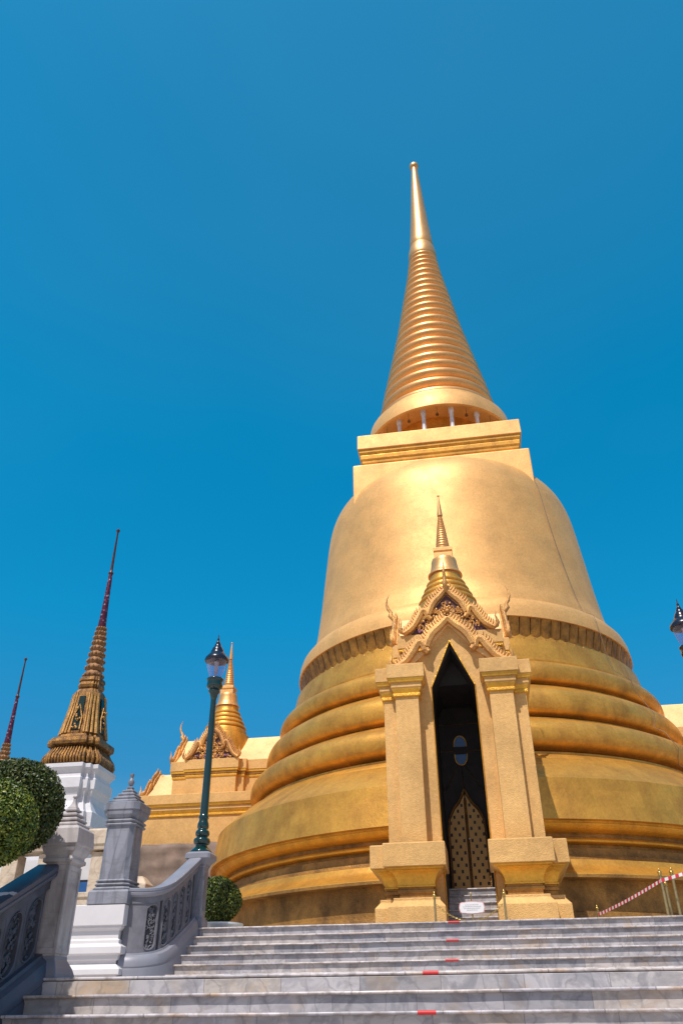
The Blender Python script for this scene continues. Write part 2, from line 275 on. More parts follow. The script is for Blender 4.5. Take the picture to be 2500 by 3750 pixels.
# ------------------------------------------------------------------ mesh helpers
class MB:
    def __init__(s): s.v = []; s.f = []; s.uv = None
    def add(s, vs, fs):
        o = len(s.v); s.v += [tuple(p) for p in vs]; s.f += [tuple(i + o for i in f) for f in fs]; return s
    def box(s, x0, x1, y0, y1, z0, z1):
        return s.add([(x0, y0, z0), (x1, y0, z0), (x1, y1, z0), (x0, y1, z0), (x0, y0, z1), (x1, y0, z1), (x1, y1, z1), (x0, y1, z1)],
                     [(0, 3, 2, 1), (4, 5, 6, 7), (0, 1, 5, 4), (1, 2, 6, 5), (2, 3, 7, 6), (3, 0, 4, 7)])
    def rings(s, rings, cap0=True, cap1=True, closed=True):
        n = len(rings[0]); vs = [p for r in rings for p in r]; fs = []
        for i in range(len(rings) - 1):
            for j in range(n if closed else n - 1):
                k = (j + 1) % n
                fs.append((i * n + j, i * n + k, (i + 1) * n + k, (i + 1) * n + j))
        if cap0: fs.append(tuple(reversed(range(n))))
        if cap1: fs.append(tuple((len(rings) - 1) * n + j for j in range(n)))
        return s.add(vs, fs)
    def lathe(s, prof, seg=64, c=(0, 0), cap0=True, cap1=True, rot=0.0):
        rs = []
        for r, z in prof:
            rs.append([(c[0] + r * math.cos(rot + 2 * PI * j / seg), c[1] + r * math.sin(rot + 2 * PI * j / seg), z) for j in range(seg)])
        return s.rings(rs, cap0, cap1)
    def rect(s, x0, x1, y0, y1, prof, ch=0.0):
        """moulded block: prof is a list of (outward offset, z); ch = corner chamfer"""
        rs = []
        for o, z in prof:
            a, b, c, d = x0 - o, x1 + o, y0 - o, y1 + o
            if ch: rs.append([(a + ch, c, z), (b - ch, c, z), (b, c + ch, z), (b, d - ch, z), (b - ch, d, z), (a + ch, d, z), (a, d - ch, z), (a, c + ch, z)])
            else: rs.append([(a, c, z), (b, c, z), (b, d, z), (a, d, z)])
        return s.rings(rs)
    def redent(s, prof, step=0.16, n=2, c=(0, 0)):
        """square plan with stepped corners; prof = (half width, z)"""
        rs = []
        for a, z in prof:
            pts = []
            st = a * step
            for q in range(4):
                loc = [(a, -a + st * n)] if False else []
                for k in range(n + 1):
                    loc.append((a - st * k, a - st * (n - k)))
                    if k < n: loc.append((a - st * (k + 1), a - st * (n - k)))
                for (x, y) in loc:
                    cs, sn = math.cos(q * PI / 2), math.sin(q * PI / 2)
                    pts.append((c[0] + x * cs - y * sn, c[1] + x * sn + y * cs, z))
            rs.append(pts)
        return s.rings(rs)
    def tube(s, pts, rad, seg=8, cap=True):
        pts = [Vector(p) for p in pts]; rs = []
        if isinstance(rad, (int, float)): rad = [rad] * len(pts)
        prev = None
        for i, p in enumerate(pts):
            t = (pts[min(i + 1, len(pts) - 1)] - pts[max(i - 1, 0)]).normalized()
            if prev is None:
                a = Vector((0, 0, 1)) if abs(t.z) < 0.9 else Vector((1, 0, 0)); nrm = t.cross(a).normalized()
            else:
                nrm = (prev - t * prev.dot(t)); nrm = nrm.normalized() if nrm.length > 1e-6 else t.orthogonal().normalized()
            prev = nrm; bn = t.cross(nrm)
            rs.append([p + (nrm * math.cos(2 * PI * j / seg) + bn * math.sin(2 * PI * j / seg)) * rad[i] for j in range(seg)])
        return s.rings(rs, cap, cap)
    def prism(s, poly, f0, f1):
        """poly = 2D points; f0/f1 map (a,b) -> xyz for the two faces"""
        n = len(poly)
        s.add([f0(*p) for p in poly] + [f1(*p) for p in poly],
              [tuple(range(n)), tuple(reversed(range(n, 2 * n)))] + [(i, i + n, (i + 1) % n + n, (i + 1) % n) for i in range(n)])
        return s
    def ball(s, c, r, seg=8, rg=5, sq=(1, 1, 1)):
        pr = [(math.sin(PI * i / rg) * r, -math.cos(PI * i / rg) * r) for i in range(rg + 1)]
        rs = [[(c[0] + max(q, 1e-4) * math.cos(2 * PI * j / seg) * sq[0], c[1] + max(q, 1e-4) * math.sin(2 * PI * j / seg) * sq[1], c[2] + z * sq[2]) for j in range(seg)] for q, z in pr]
        return s.rings(rs)
    def xf(s, M, start=0):
        for i in range(start, len(s.v)):
            s.v[i] = tuple(M @ Vector(s.v[i]))
        return s
    def build(s, name, m, parent=None, smooth=35, bevel=0.0, loc=None):
        me = bpy.data.meshes.new(name); me.from_pydata(s.v, [], s.f); me.materials.append(m)
        me.validate()
        import bmesh
        bm = bmesh.new(); bm.from_mesh(me); bmesh.ops.recalc_face_normals(bm, faces=bm.faces); bm.to_mesh(me); bm.free()
        if smooth:
            me.shade_smooth(); me.set_sharp_from_angle(angle=R(smooth))
        o = bpy.data.objects.new(name, me); scene.collection.objects.link(o)
        if parent: o.parent = parent
        if loc: o.location = loc
        if bevel:
            bv = o.modifiers.new('bevel', 'BEVEL'); bv.width = bevel; bv.segments = 2; bv.limit_method = 'ANGLE'; bv.angle_limit = R(40)
            bv.harden_normals = False
        return o

def tag(o, label, cat=None, group=None, kind=None):
    if label: o['label'] = label
    if cat: o['category'] = cat
    if group: o['group'] = group
    if kind: o['kind'] = kind
    return o
def thing(name, label, cat, loc=(0, 0, 0), rz=0, group=None):
    o = bpy.data.objects.new(name, None); scene.collection.objects.link(o); o.location = loc; o.rotation_euler = (0, 0, rz)
    o.empty_display_size = 0.3
    return tag(o, label, cat, group)
KIDS = {}
def copy_tree(o, parent=None):
    c = o.copy(); scene.collection.objects.link(c); c.parent = parent
    for ch in [x for x in bpy.data.objects if x.parent == o]: copy_tree(ch, c)
    return c

def curl(mb, c, r, ax_u, ax_v, turns=1.2, rad=0.012, start=0.0, n=9, seg=4, sgn=1):
    c = Vector(c); pts = []
    for i in range(n):
        t = i / (n - 1); a = start + sgn * turns * 2 * PI * t; q = r * (1 - 0.75 * t)
        pts.append(c + ax_u * (q * math.cos(a)) + ax_v * (q * math.sin(a)))
    mb.tube(pts, [rad * (1.1 - 0.5 * i / (n - 1)) for i in range(n)], seg)

GZ = -1.486        # forecourt level; the eye is at z = 0
PZ = 1.554         # upper terrace level
LZ = 0.434         # middle landing level

# ------------------------------------------------------------------ the setting: ground, landing, terrace
tag(MB().box(-900, 900, -60, 1600, GZ - 0.3, GZ).build('ground', M_GROUND), None, None, None, 'structure')
tag(MB().box(-16, 16, 8.5, 14.62, GZ, LZ - 0.035).build('landing', M_STEP, bevel=0.004), None, None, None, 'structure')
tag(MB().box(-60, 60, 15.98, 90, GZ, PZ - 0.004).build('terrace', M_GROUND), None, None, None, 'structure')
# ------------------------------------------------------------------ marble stairs
def flight(name, label, xs, nos, riser_to, marks, back):
    """nos: list of (y of nosing, z of tread, x left, x right)"""
    root = thing(name, label, 'stairs', (0, nos[0][0], 0), 0)
    inv = Matrix.Translation((0, -nos[0][0], 0))
    for i, (y, z, xl, xr) in enumerate(nos):
        yb = nos[i + 1][0] + 0.05 if i + 1 < len(nos) else back
        zb = (nos[i - 1][1] if i else z - 0.16) - 0.05
        mb = MB().box(xl + 0.01, xr - 0.01, y + 0.042, yb + 0.1, zb, z - 0.028).xf(inv)
        st = mb.build('step', M_STEP, root)
        # bullnose tread slab
        m2 = MB(); pr = []
        for k in range(7):
            a = -PI / 2 - PI * k / 6
            pr.append((y + 0.013 + 0.013 * math.cos(a), z - 0.014 + 0.014 * math.sin(a)))
        pr = pr + [(yb + 0.1, z), (yb + 0.1, z - 0.028)]
        nseg = 40
        rs = []
        for k in range(nseg + 1):
            x = xl + (xr - xl) * k / nseg
            j1 = rnd.uniform(-0.0016, 0.0016)
            rs.append([(x, py + (j1 if py < y + 0.05 else 0), pz + j1) for py, pz in pr])
        m2.rings(rs).xf(inv); m2.build('tread', M_NOSE, st, 50)
        for (mx0, mx1, mk) in marks:
            if mk == i:
                m3 = MB(); q = []
                for px, s_ in ((mx0, 0), (mx1, 0)):
                    q.append([(px, y + 0.013 + 0.0155 * math.cos(-PI / 2 - PI * k / 6), z - 0.014 + 0.0165 * math.sin(-PI / 2 - PI * k / 6)) for k in range(7)] + [(px, y + 0.05, z + 0.0025)])
                m3.rings(q, False, False, False).xf(inv); m3.build('tape_mark', M_RED, st)
    return root
low = [(8.5 - 0.34 * k, LZ - 0.16 * k, -4.42 - 0.01 * k, 5.4) for k in range(11, -1, -1)]
flight('marble_stairs', 'nearest wide marble steps running across the bottom of the picture below the landing', None, low, None,
       [(-0.65, -0.505, 11), (-0.66, -0.506, 9)], 9.2)
upx = {2: -5.93, 3: -5.62, 4: -5.53, 5: -5.45, 6: -5.38, 7: -5.31}
ups = []
for k in range(1, 8):
    ups.append((14.57 + 0.232 * (k - 2), LZ + 0.16 * k, upx.get(k, -6.0), 4.9))
flight('marble_stairs', 'upper wide marble steps with red marks rising to the golden porch', None, ups, None,
       [(-0.76, -0.545, 2), (-0.745, -0.535, 4), (-0.714, -0.513, 6)], 16.3)

# ------------------------------------------------------------------ great golden chedi
S = 30.0 / 28.0
CX, CY = -0.15, 30.0
chedi = thing('golden_stupa', 'huge bell-shaped golden stupa with ringed cone spire rising behind the central porch', 'stupa', (CX, CY, PZ))
def P(prof): return [(r * S, z * S - PZ) for r, z in prof]
def fil(prof, n=4):
    """densify with a smooth (Catmull-Rom) curve"""
    out = []
    for i in range(len(prof) - 1):
        p0 = prof[max(i - 1, 0)]; p1 = prof[i]; p2 = prof[i + 1]; p3 = prof[min(i + 2, len(prof) - 1)]
        for k in range(n):
            t = k / n
            out.append(tuple(0.5 * ((2 * p1[j]) + (-p0[j] + p2[j]) * t + (2 * p0[j] - 5 * p1[j] + 4 * p2[j] - p3[j]) * t * t + (-p0[j] + 3 * p1[j] - 3 * p2[j] + p3[j]) * t ** 3) for j in (0, 1)))
    out.append(prof[-1]); return out
SEG = 256
# plinth
MB().lathe(P([(8.62, 1.451), (8.52, 2.06), (8.505, 2.068), (8.505, 2.076), (8.49, 2.085), (8.46, 2.70)] + [(8.80, 2.715), (8.80, 2.78)]), SEG).build('base_plinth', G_BASE, chedi)
MB().lathe(P([(8.80, 2.775)] + fil([(8.78, 2.80), (8.55, 2.90), (8.38, 3.02), (8.30, 3.16)]) + [(8.17, 3.17), (8.15, 3.20)]), SEG).build('flared_moulding', G_DRUM, chedi)
MB().lathe(P([(8.16, 3.19), (8.14, 3.27), (8.06, 3.28), (8.05, 3.45), (7.92, 3.46), (7.92, 3.55)]), SEG).build('fillet_band', G_BASE, chedi)
MB().lathe(P([(7.93, 3.54)] + fil([(8.0, 3.548), (8.09, 3.575), (8.11, 3.62), (8.07, 3.665)], 3) + [(7.99, 3.67)]), SEG).build('bead_moulding', G_TRIM, chedi)
MB().lathe(P([(8.0, 3.665), (7.99, 3.78)]), SEG, (0, 0), False, False).build('dark_recess', G_BASE, chedi)
MB().lathe(P([(7.98, 3.775)] + fil([(8.10, 3.785), (8.22, 3.83), (8.30, 3.90), (8.33, 3.94)], 4) + [(8.37, 3.945), (8.37, 3.99)]), SEG).build('cavetto_moulding', G_TRIM, chedi)
MB().lathe(P([(8.42, 3.985), (8.52, 3.99), (8.50, 4.10), (8.42, 4.60), (8.408, 4.604), (8.36, 4.96), (8.30, 5.02)] + [(7.95, 5.32), (7.60, 5.60), (7.50, 5.66), (7.38, 5.68), (7.30, 5.80), (7.18, 5.86), (7.14, 5.93)]), SEG).build('drum', G_DRUM, chedi)
def torus(rb, zb, rm, zm, rt_, zt):
    return [(rb + 0.02, zb - 0.14), (rb + 0.12, zb - 0.125), (rb + 0.12, zb - 0.065), (rb - 0.10, zb - 0.06), (rb - 0.10, zb - 0.01), (rb + 0.0, zb + 0.005)] + fil([(rb + 0.03, zb + 0.03), (rb + (rm - rb) * 0.75, zb + (zm - zb) * 0.32), (rm, zm), (rt_ + (rm - rt_) * 0.78, zm + (zt - zm) * 0.55), (rt_, zt)], 5)
for a in ((7.06, 5.98, 7.42, 6.36, 6.80, 6.92), (6.66, 7.02, 6.93, 7.40, 6.38, 8.00), (6.26, 8.09, 6.52, 8.44, 6.10, 8.86)):
    MB().lathe(P(torus(*a)), SEG).build('torus_ring', G_DRUM, chedi)
MB().lathe(P([(6.16, 8.82), (6.17, 8.88), (6.10, 8.90), (6.06, 9.20), (5.98, 9.52), (5.97, 9.60), (5.80, 9.62), (5.72, 9.66), (5.62, 10.2), (5.60, 10.42)]), SEG).build('neck', G_DRUM, chedi)
# lotus petals under the bell
lot = MB(); NP = 104
for i in range(NP):
    a0 = 2 * PI * i / NP; wd = 2 * PI / NP
    rs = []
    for (tz, rr, wf) in ((0, 5.80, 0.45), (0.10, 5.82, 0.80), (0.3, 5.85, 0.94), (0.7, 5.93, 0.94), (1.0, 6.0, 0.90)):
        z = 9.68 + 0.70 * tz; row = []
        for j in range(5):
            u = (j / 4 - 0.5) * wf; bul = 0.028 * (1 - (2 * u / max(wf, .01)) ** 2)
            r = (rr - 0.16 + bul) * S; a = a0 + u * wd
            row.append((r * math.cos(a), r * math.sin(a), z * S - PZ))
        rs.append(row)
    lot.rings(rs, False, False, False)
# beads along the lower rim
for i in range(NP):
    a = 2 * PI * (i + 0.5) / NP
    lot.ball((5.86 * S * math.cos(a), 5.86 * S * math.sin(a), 9.62 * S - PZ), 0.09, 6, 4, (1, 1, 0.7))
lot.build('lotus_band', G_LOTUS, chedi, 60)
MB().lathe(P([(5.62, 10.37), (5.90, 10.375), (5.89, 10.50), (5.86, 10.72), (5.80, 10.90), (5.66, 11.08), (5.56, 11.14), (5.44, 11.20)]), SEG).build('bell_rim', G_BELL, chedi)
bell = [(5.46, 11.19), (5.40, 11.45), (5.30, 11.8), (5.22, 12.3), (5.12, 13.1), (5.03, 14.0), (4.93, 15.0), (4.83, 15.9), (4.74, 16.45), (4.58, 16.95), (4.32, 17.38), (3.92, 17.75), (3.3, 18.05), (2.5, 18.2), (1.5, 18.25)]
MB().lathe(P(fil(bell)), SEG).build('bell', G_BELL, chedi, 60)
# harmika: square throne on the bell
HX = -0.18 * S - CX
h = MB(); hz = lambda z: z * S - PZ
h.rect(HX, HX, 0, 0, [(3.34 * S, hz(15.6)), (3.34 * S, hz(18.22)), (3.30 * S, hz(18.26)), (2.98 * S, hz(18.30)), (2.96 * S, hz(18.50)), (3.0 * S, hz(18.52))])
har = h.build('harmika', G_BELL, chedi, 0, 0.03)
MB().rect(HX, HX, 0, 0, [(2.95 * S, hz(18.50)), (3.02 * S, hz(18.53)), (3.03 * S, hz(18.66)), (3.07 * S, hz(18.70)), (3.08 * S, hz(18.88)), (3.04 * S, hz(18.90)), (3.12 * S, hz(19.0)), (3.13 * S, hz(19.14))]).build('cornice', G_DRUM, har, 0, 0.015)
MB().rect(HX, HX, 0, 0, [(3.12 * S, hz(19.13)), (3.18 * S, hz(19.14)), (3.17 * S, hz(19.80)), (3.12 * S, hz(19.83)), (2.0, hz(19.84))]).build('top_slab', G_BELL, har, 0, 0.02)
# drum and colonnettes under the cone
MB().lathe(P([(2.15, 19.8), (2.12, 21.3)]), 96).build('inner_drum', G_DRUM, chedi)
NC = 15; off = R(-77.6)
for i in range(NC):
    a = off + 2 * PI * i / NC; c = (2.70 * S * math.cos(a), 2.70 * S * math.sin(a))
    col = MB().lathe([(0.13, hz(19.82)), (0.13, hz(19.92)), (0.10, hz(19.97)), (0.088, hz(20.5)), (0.085, hz(20.85)), (0.10, hz(20.93)), (0.125, hz(21.0)), (0.12, hz(21.16))], 12, c)
    col.build('colonnette', M_PALE, chedi)
    a += PI / NC; c = (2.86 * S * math.cos(a), 2.86 * S * math.sin(a))
    bm_ = MB().tube([(c[0], c[1], hz(21.15)), (c[0], c[1], hz(20.80))], 0.008, 4)
    bm_.lathe([(0.075, hz(20.70)), (0.07, hz(20.74)), (0.045, hz(20.80)), (0.01, hz(20.83))], 10, c); bm_.ball((c[0], c[1], hz(20.67)), 0.03, 6, 4)
    bm_.build('hanging_bell', G_DARK, chedi)
# cone canopy + rings
MB().lathe(P([(2.14, 21.2), (2.95, 21.12), (3.02, 21.04), (3.13, 21.05), (3.12, 21.2), (3.03, 21.80), (2.98, 21.86), (2.80, 21.90), (2.72, 22.2)]), 192).build('cone_canopy', G_BELL, chedi)
kz = [20, 22, 24, 26, 28, 30, 32, 34, 36]; kr = [3.05, 2.70, 2.338, 1.925, 1.534, 1.209, 0.877, 0.629, 0.458]
def rz_(z):
    for i in range(len(kz) - 1):
        if kz[i] <= z <= kz[i + 1]: return kr[i] + (kr[i + 1] - kr[i]) * (z - kz[i]) / (kz[i + 1] - kz[i])
    return 0.5
rc = [22.30, 22.95, 23.58, 24.18, 24.76, 25.34, 25.94, 26.53, 27.12, 27.72, 28.28, 28.80, 29.30, 29.80, 30.30, 30.78, 31.27, 31.75, 32.2, 32.6, 32.97, 33.3]
prof = [(2.62, 21.9)]
for i, z in enumerate(rc):
    dz = ((rc[i + 1] - z) if i + 1 < len(rc) else 0.33)
    r = rz_(z); d = dz * 0.36
    for k in range(9):
        a = -PI * 0.42 + PI * 0.90 * k / 8
        prof.append((r - d * 0.95 + d * 1.05 * math.cos(a), z + d * math.sin(a)))
    prof.append((rz_(z + dz * 0.5) - d * 1.35, z + dz * 0.47)); prof.append((rz_(z + dz * 0.56) - d * 1.35, z + dz * 0.56))
prof += [(0.70, 33.45)]
conepart = MB().lathe(P(prof), 160).build('ringed_cone', G_SPIRE, chedi, 50)
MB().lathe(P(fil([(0.66, 33.35), (0.72, 33.5), (0.71, 33.85), (0.64, 34.2), (0.615, 34.3), (0.60, 34.36)], 3) + fil([(0.62, 34.40), (0.50, 36), (0.37, 38), (0.25, 40), (0.16, 41.3)], 3)), 64).build('spire_needle', G_SPIRE, chedi, 50)
MB().ball((0, 0, 41.5 * S - PZ), 0.28, 32, 20, (1, 1, 1.05)).build('orb', G_SPIRE, chedi, 80)
# lightning cable down the right flank
cab = []
prc = P([(3.30, 18.2), (4.0, 17.72), (4.4, 17.3), (4.62, 16.95), (4.78, 16.45), (4.87, 15.9), (4.97, 15.0), (5.07, 14.0), (5.16, 13.1), (5.26, 12.3), (5.36, 11.7), (5.50, 11.2), (5.86, 10.95), (5.95, 10.6), (6.05, 9.6), (6.15, 9.0), (6.56, 8.6), (6.55, 8.3), (6.7, 8.0), (6.97, 7.5), (6.9, 7.1), (7.2, 6.9), (7.46, 6.4), (7.3, 6.0), (7.6, 5.72), (8.4, 5.05)])
for i, (r, z) in enumerate(prc):
    a = R(-90 + 43 + 3 * math.sin(i * .8) * 0.3 + i * 0.35); cab.append(((r + 0.03) * math.cos(a), (r + 0.03) * math.sin(a), z))
MB().tube(cab, 0.010, 6).build('lightning_cable', M_CABLE, chedi)

# ------------------------------------------------------------------ porches of the stupa
def bands(mb, x0, x1, y0, y1, prof, **k): return mb.rect(x0, x1, y0, y1, prof, **k)

def barge_half(mb, pts, wdt, y0, y1, sx):
    """ribbon following pts (x,z), width wdt below the line"""
    n = len(pts); L = []; U = []
    for i in range(n):
        a = pts[max(i - 1, 0)]; b = pts[min(i + 1, n - 1)]
        tx, tz = b[0] - a[0], b[1] - a[1]; l = math.hypot(tx, tz) or 1; nx, nz = -tz / l, tx / l     # normal (outward / up)
        if nz < 0: nx, nz = -nx, -nz
        w_ = wdt * (0.65 + 0.35 * math.sin(PI * min(1, (i + 0.5) / n)))
        U.append((pts[i][0] + nx * w_ * .5, pts[i][1] + nz * w_ * .5)); L.append((pts[i][0] - nx * w_ * .5, pts[i][1] - nz * w_ * .5))
    rs = []
    for (ux, uz), (lx, lz) in zip(U, L):
        mx, mz = (ux + lx) / 2, (uz + lz) / 2
        rs.append([(sx * ux, y1, uz), (sx * ux, y0 + 0.02, uz), (sx * mx, y0 - 0.02, mz), (sx * lx, y0 + 0.02, lz), (sx * lx, y1, lz)])
    mb.rings(rs, True, True, True)

def flames(mb, pts, y0, sx, size=0.16, gap=0.10):
    """row of small leaf-shaped finials standing on the bargeboard"""
    acc = 0
    for i in range(len(pts) - 1):
        (x0, z0), (x1, z1) = pts[i], pts[i + 1]; l = math.hypot(x1 - x0, z1 - z0)
        while acc < l:
            t = acc / l; x = x0 + (x1 - x0) * t; z = z0 + (z1 - z0) * t
            nx, nz = -(z1 - z0) / l, (x1 - x0) / l
            if nz < 0: nx, nz = -nx, -nz
            dx, dz = (nx * 0.55 + 0.0), (nz * 0.55 + 0.75); q = math.hypot(dx, dz); dx /= q; dz /= q
            sz = size * rnd.uniform(0.85, 1.15)
            p = []; rad = []
            for k in range(5):
                s_ = k / 4; p.append((sx * (x + nx * 0.02 + dx * sz * s_ + 0.14 * sz * math.sin(PI * s_)), y0 + 0.02, z + nz * 0.02 + dz * sz * s_)); rad.append(0.043 * (1 - s_) ** 0.6 + 0.003)
            mb.tube(p, rad, 5)
            acc += gap
        acc -= l

def gable(root, M, name, hw, z0, hgt, depth, carved=True, fin=True, plain_wall=False):
    """Thai gable facing -Y (before M).  hw half width at eaves, z0 eaves level, hgt to the apex, roof running back by depth"""
    g = MB()
    # roof body
    pr = [(-hw * 0.96, z0), (0, z0 + hgt * 0.97), (hw * 0.96, z0)]
    if depth > 0.01:
        mid = hgt * 0.40
        poly = [(-hw * 0.98, z0), (-hw * 0.50, z0 + mid), (0, z0 + hgt * 0.97), (hw * 0.50, z0 + mid), (hw * 0.98, z0)]
        if plain_wall:
            poly = poly + [(a * 0.93, b - 0.10) for a, b in reversed(poly)]
        g.prism(poly, lambda a, b: (a, 0.10, b), lambda a, b: (a, depth, b)).xf(M)
        g.build(name + '_roof', M_ROOF, root, 20)
    if not plain_wall:
        t = MB(); mid = hgt * 0.40
        t.prism([(-hw * 0.86, z0), (-hw * 0.45, z0 + mid), (0, z0 + hgt * 0.88), (hw * 0.45, z0 + mid), (hw * 0.86, z0)], lambda a, b: (a, 0.06, b), lambda a, b: (a, 0.11, b)).xf(M)
        tymp = t.build('tympanum', M_RODB, root, 0)
        c = MB()
        U, V = Vector((1, 0, 0)), Vector((0, 0, 1))
        for i in range(46):
            for _ in range(20):
                x = rnd.uniform(0, hw * 0.8); z = rnd.uniform(0.03, hgt * 0.8)
                if z < hgt * 0.80 * (1 - x / (hw * 0.82)) ** 0.85: break
            for sx in (-1, 1):
                if rnd.random() < 0.55: curl(c, (sx * x, 0.03, z0 + z), rnd.uniform(0.05, 0.10), U, V, rnd.uniform(0.8, 1.4), 0.020, rnd.uniform(0, 6), 8, 4, sx)
                else: c.ball((sx * x, 0.03, z0 + z), rnd.uniform(0.025, 0.045), 6, 4)
        for x, z, r in ((0, 0.5, 0.10), (0.2, 0.3, 0.085), (-0.2, 0.3, 0.085), (0.36 * hw, 0.1, 0.07), (-0.36 * hw, 0.1, 0.07)):
            for k in range(8):
                a = 2 * PI * k / 8; c.ball((x * 1.1 + r * math.cos(a), 0.02, z0 + z * hgt * 0.95 + r * math.sin(a)), r * 0.38, 6, 4)
            c.ball((x * 1.1, 0.0, z0 + z * hgt * 0.95), r * 0.6, 8, 5)
        c.xf(M); c.build('carved_foliage', G_CARVE, tymp, 60)
        c2 = MB()
        for i in range(26):
            x = rnd.uniform(-hw * 0.72, hw * 0.72); c2.ball((x, 0.03, z0 + rnd.uniform(0.02, 0.14)), rnd.uniform(0.02, 0.035), 6, 4)
        c2.xf(M); c2.build('glass_flowers', M_MAUVE, tymp, 60)
    # bargeboards: two sinuous tiers each side
    for sx in (-1, 1):
        b = MB()
        t1 = fil([(0.0, z0 + hgt), (hw * 0.14, z0 + hgt * 0.85), (hw * 0.30, z0 + hgt * 0.70), (hw * 0.40, z0 + hgt * 0.52), (hw * 0.44, z0 + hgt * 0.38), (hw * 0.39, z0 + hgt * 0.30)], 3)
        t2 = fil([(hw * 0.46, z0 + hgt * 0.34), (hw * 0.50, z0 + hgt * 0.50), (hw * 0.58, z0 + hgt * 0.50), (hw * 0.68, z0 + hgt * 0.34), (hw * 0.82, z0 + hgt * 0.14), (hw * 1.02, z0 + 0.01)], 3)
        barge_half(b, t1, hw * 0.135, -0.05, 0.12, sx); barge_half(b, t2, hw * 0.13, -0.06, 0.12, sx)
        b.xf(M); bo = b.build('bargeboard', G_CARVE, root, 40)
        fl = MB(); flames(fl, [(p[0] + hw * 0.05, p[1] + 0.03) for p in t1[:-5]], 0.03, sx, hgt * 0.14, 0.078)
        flames(fl, [(p[0] + hw * 0.03, p[1] + 0.04) for p in t2[5:]], 0.03, sx, hgt * 0.13, 0.078)
        fl.xf(M); fl.build('leaf_crest', G_CARVE, bo, 60)
        # upturned tail finial
        tf = MB(); e = (sx * hw * 1.02, 0.02, z0 + 0.05)
        tf.tube([e, (e[0] + sx * 0.06, 0, e[2] + 0.02), (e[0] + sx * 0.10, -0.02, e[2] + 0.10), (e[0] + sx * 0.07, -0.03, e[2] + 0.20), (e[0] + sx * 0.05, -0.03, e[2] + 0.28), (e[0] + sx * 0.08, -0.04, e[2] + 0.40)], [0.05, 0.055, 0.045, 0.03, 0.018, 0.004], 6)
        tf.xf(M); tf.build('tail_finial', G_CARVE, root, 60)
    if fin:
        f = MB(); za = z0 + hgt
        f.tube([(0, 0.02, za - 0.06), (0, -0.06, za + 0.06), (0, -0.12, za + 0.14), (0, -0.10, za + 0.24), (0, -0.17, za + 0.34), (0, -0.22, za + 0.50), (0, -0.20, za + 0.66), (0, -0.13, za + 0.80)],
               [0.06, 0.07, 0.075, 0.05, 0.05, 0.032, 0.02, 0.004], 7)
        f.xf(M); f.build('horn_finial', G_CARVE, root, 60)

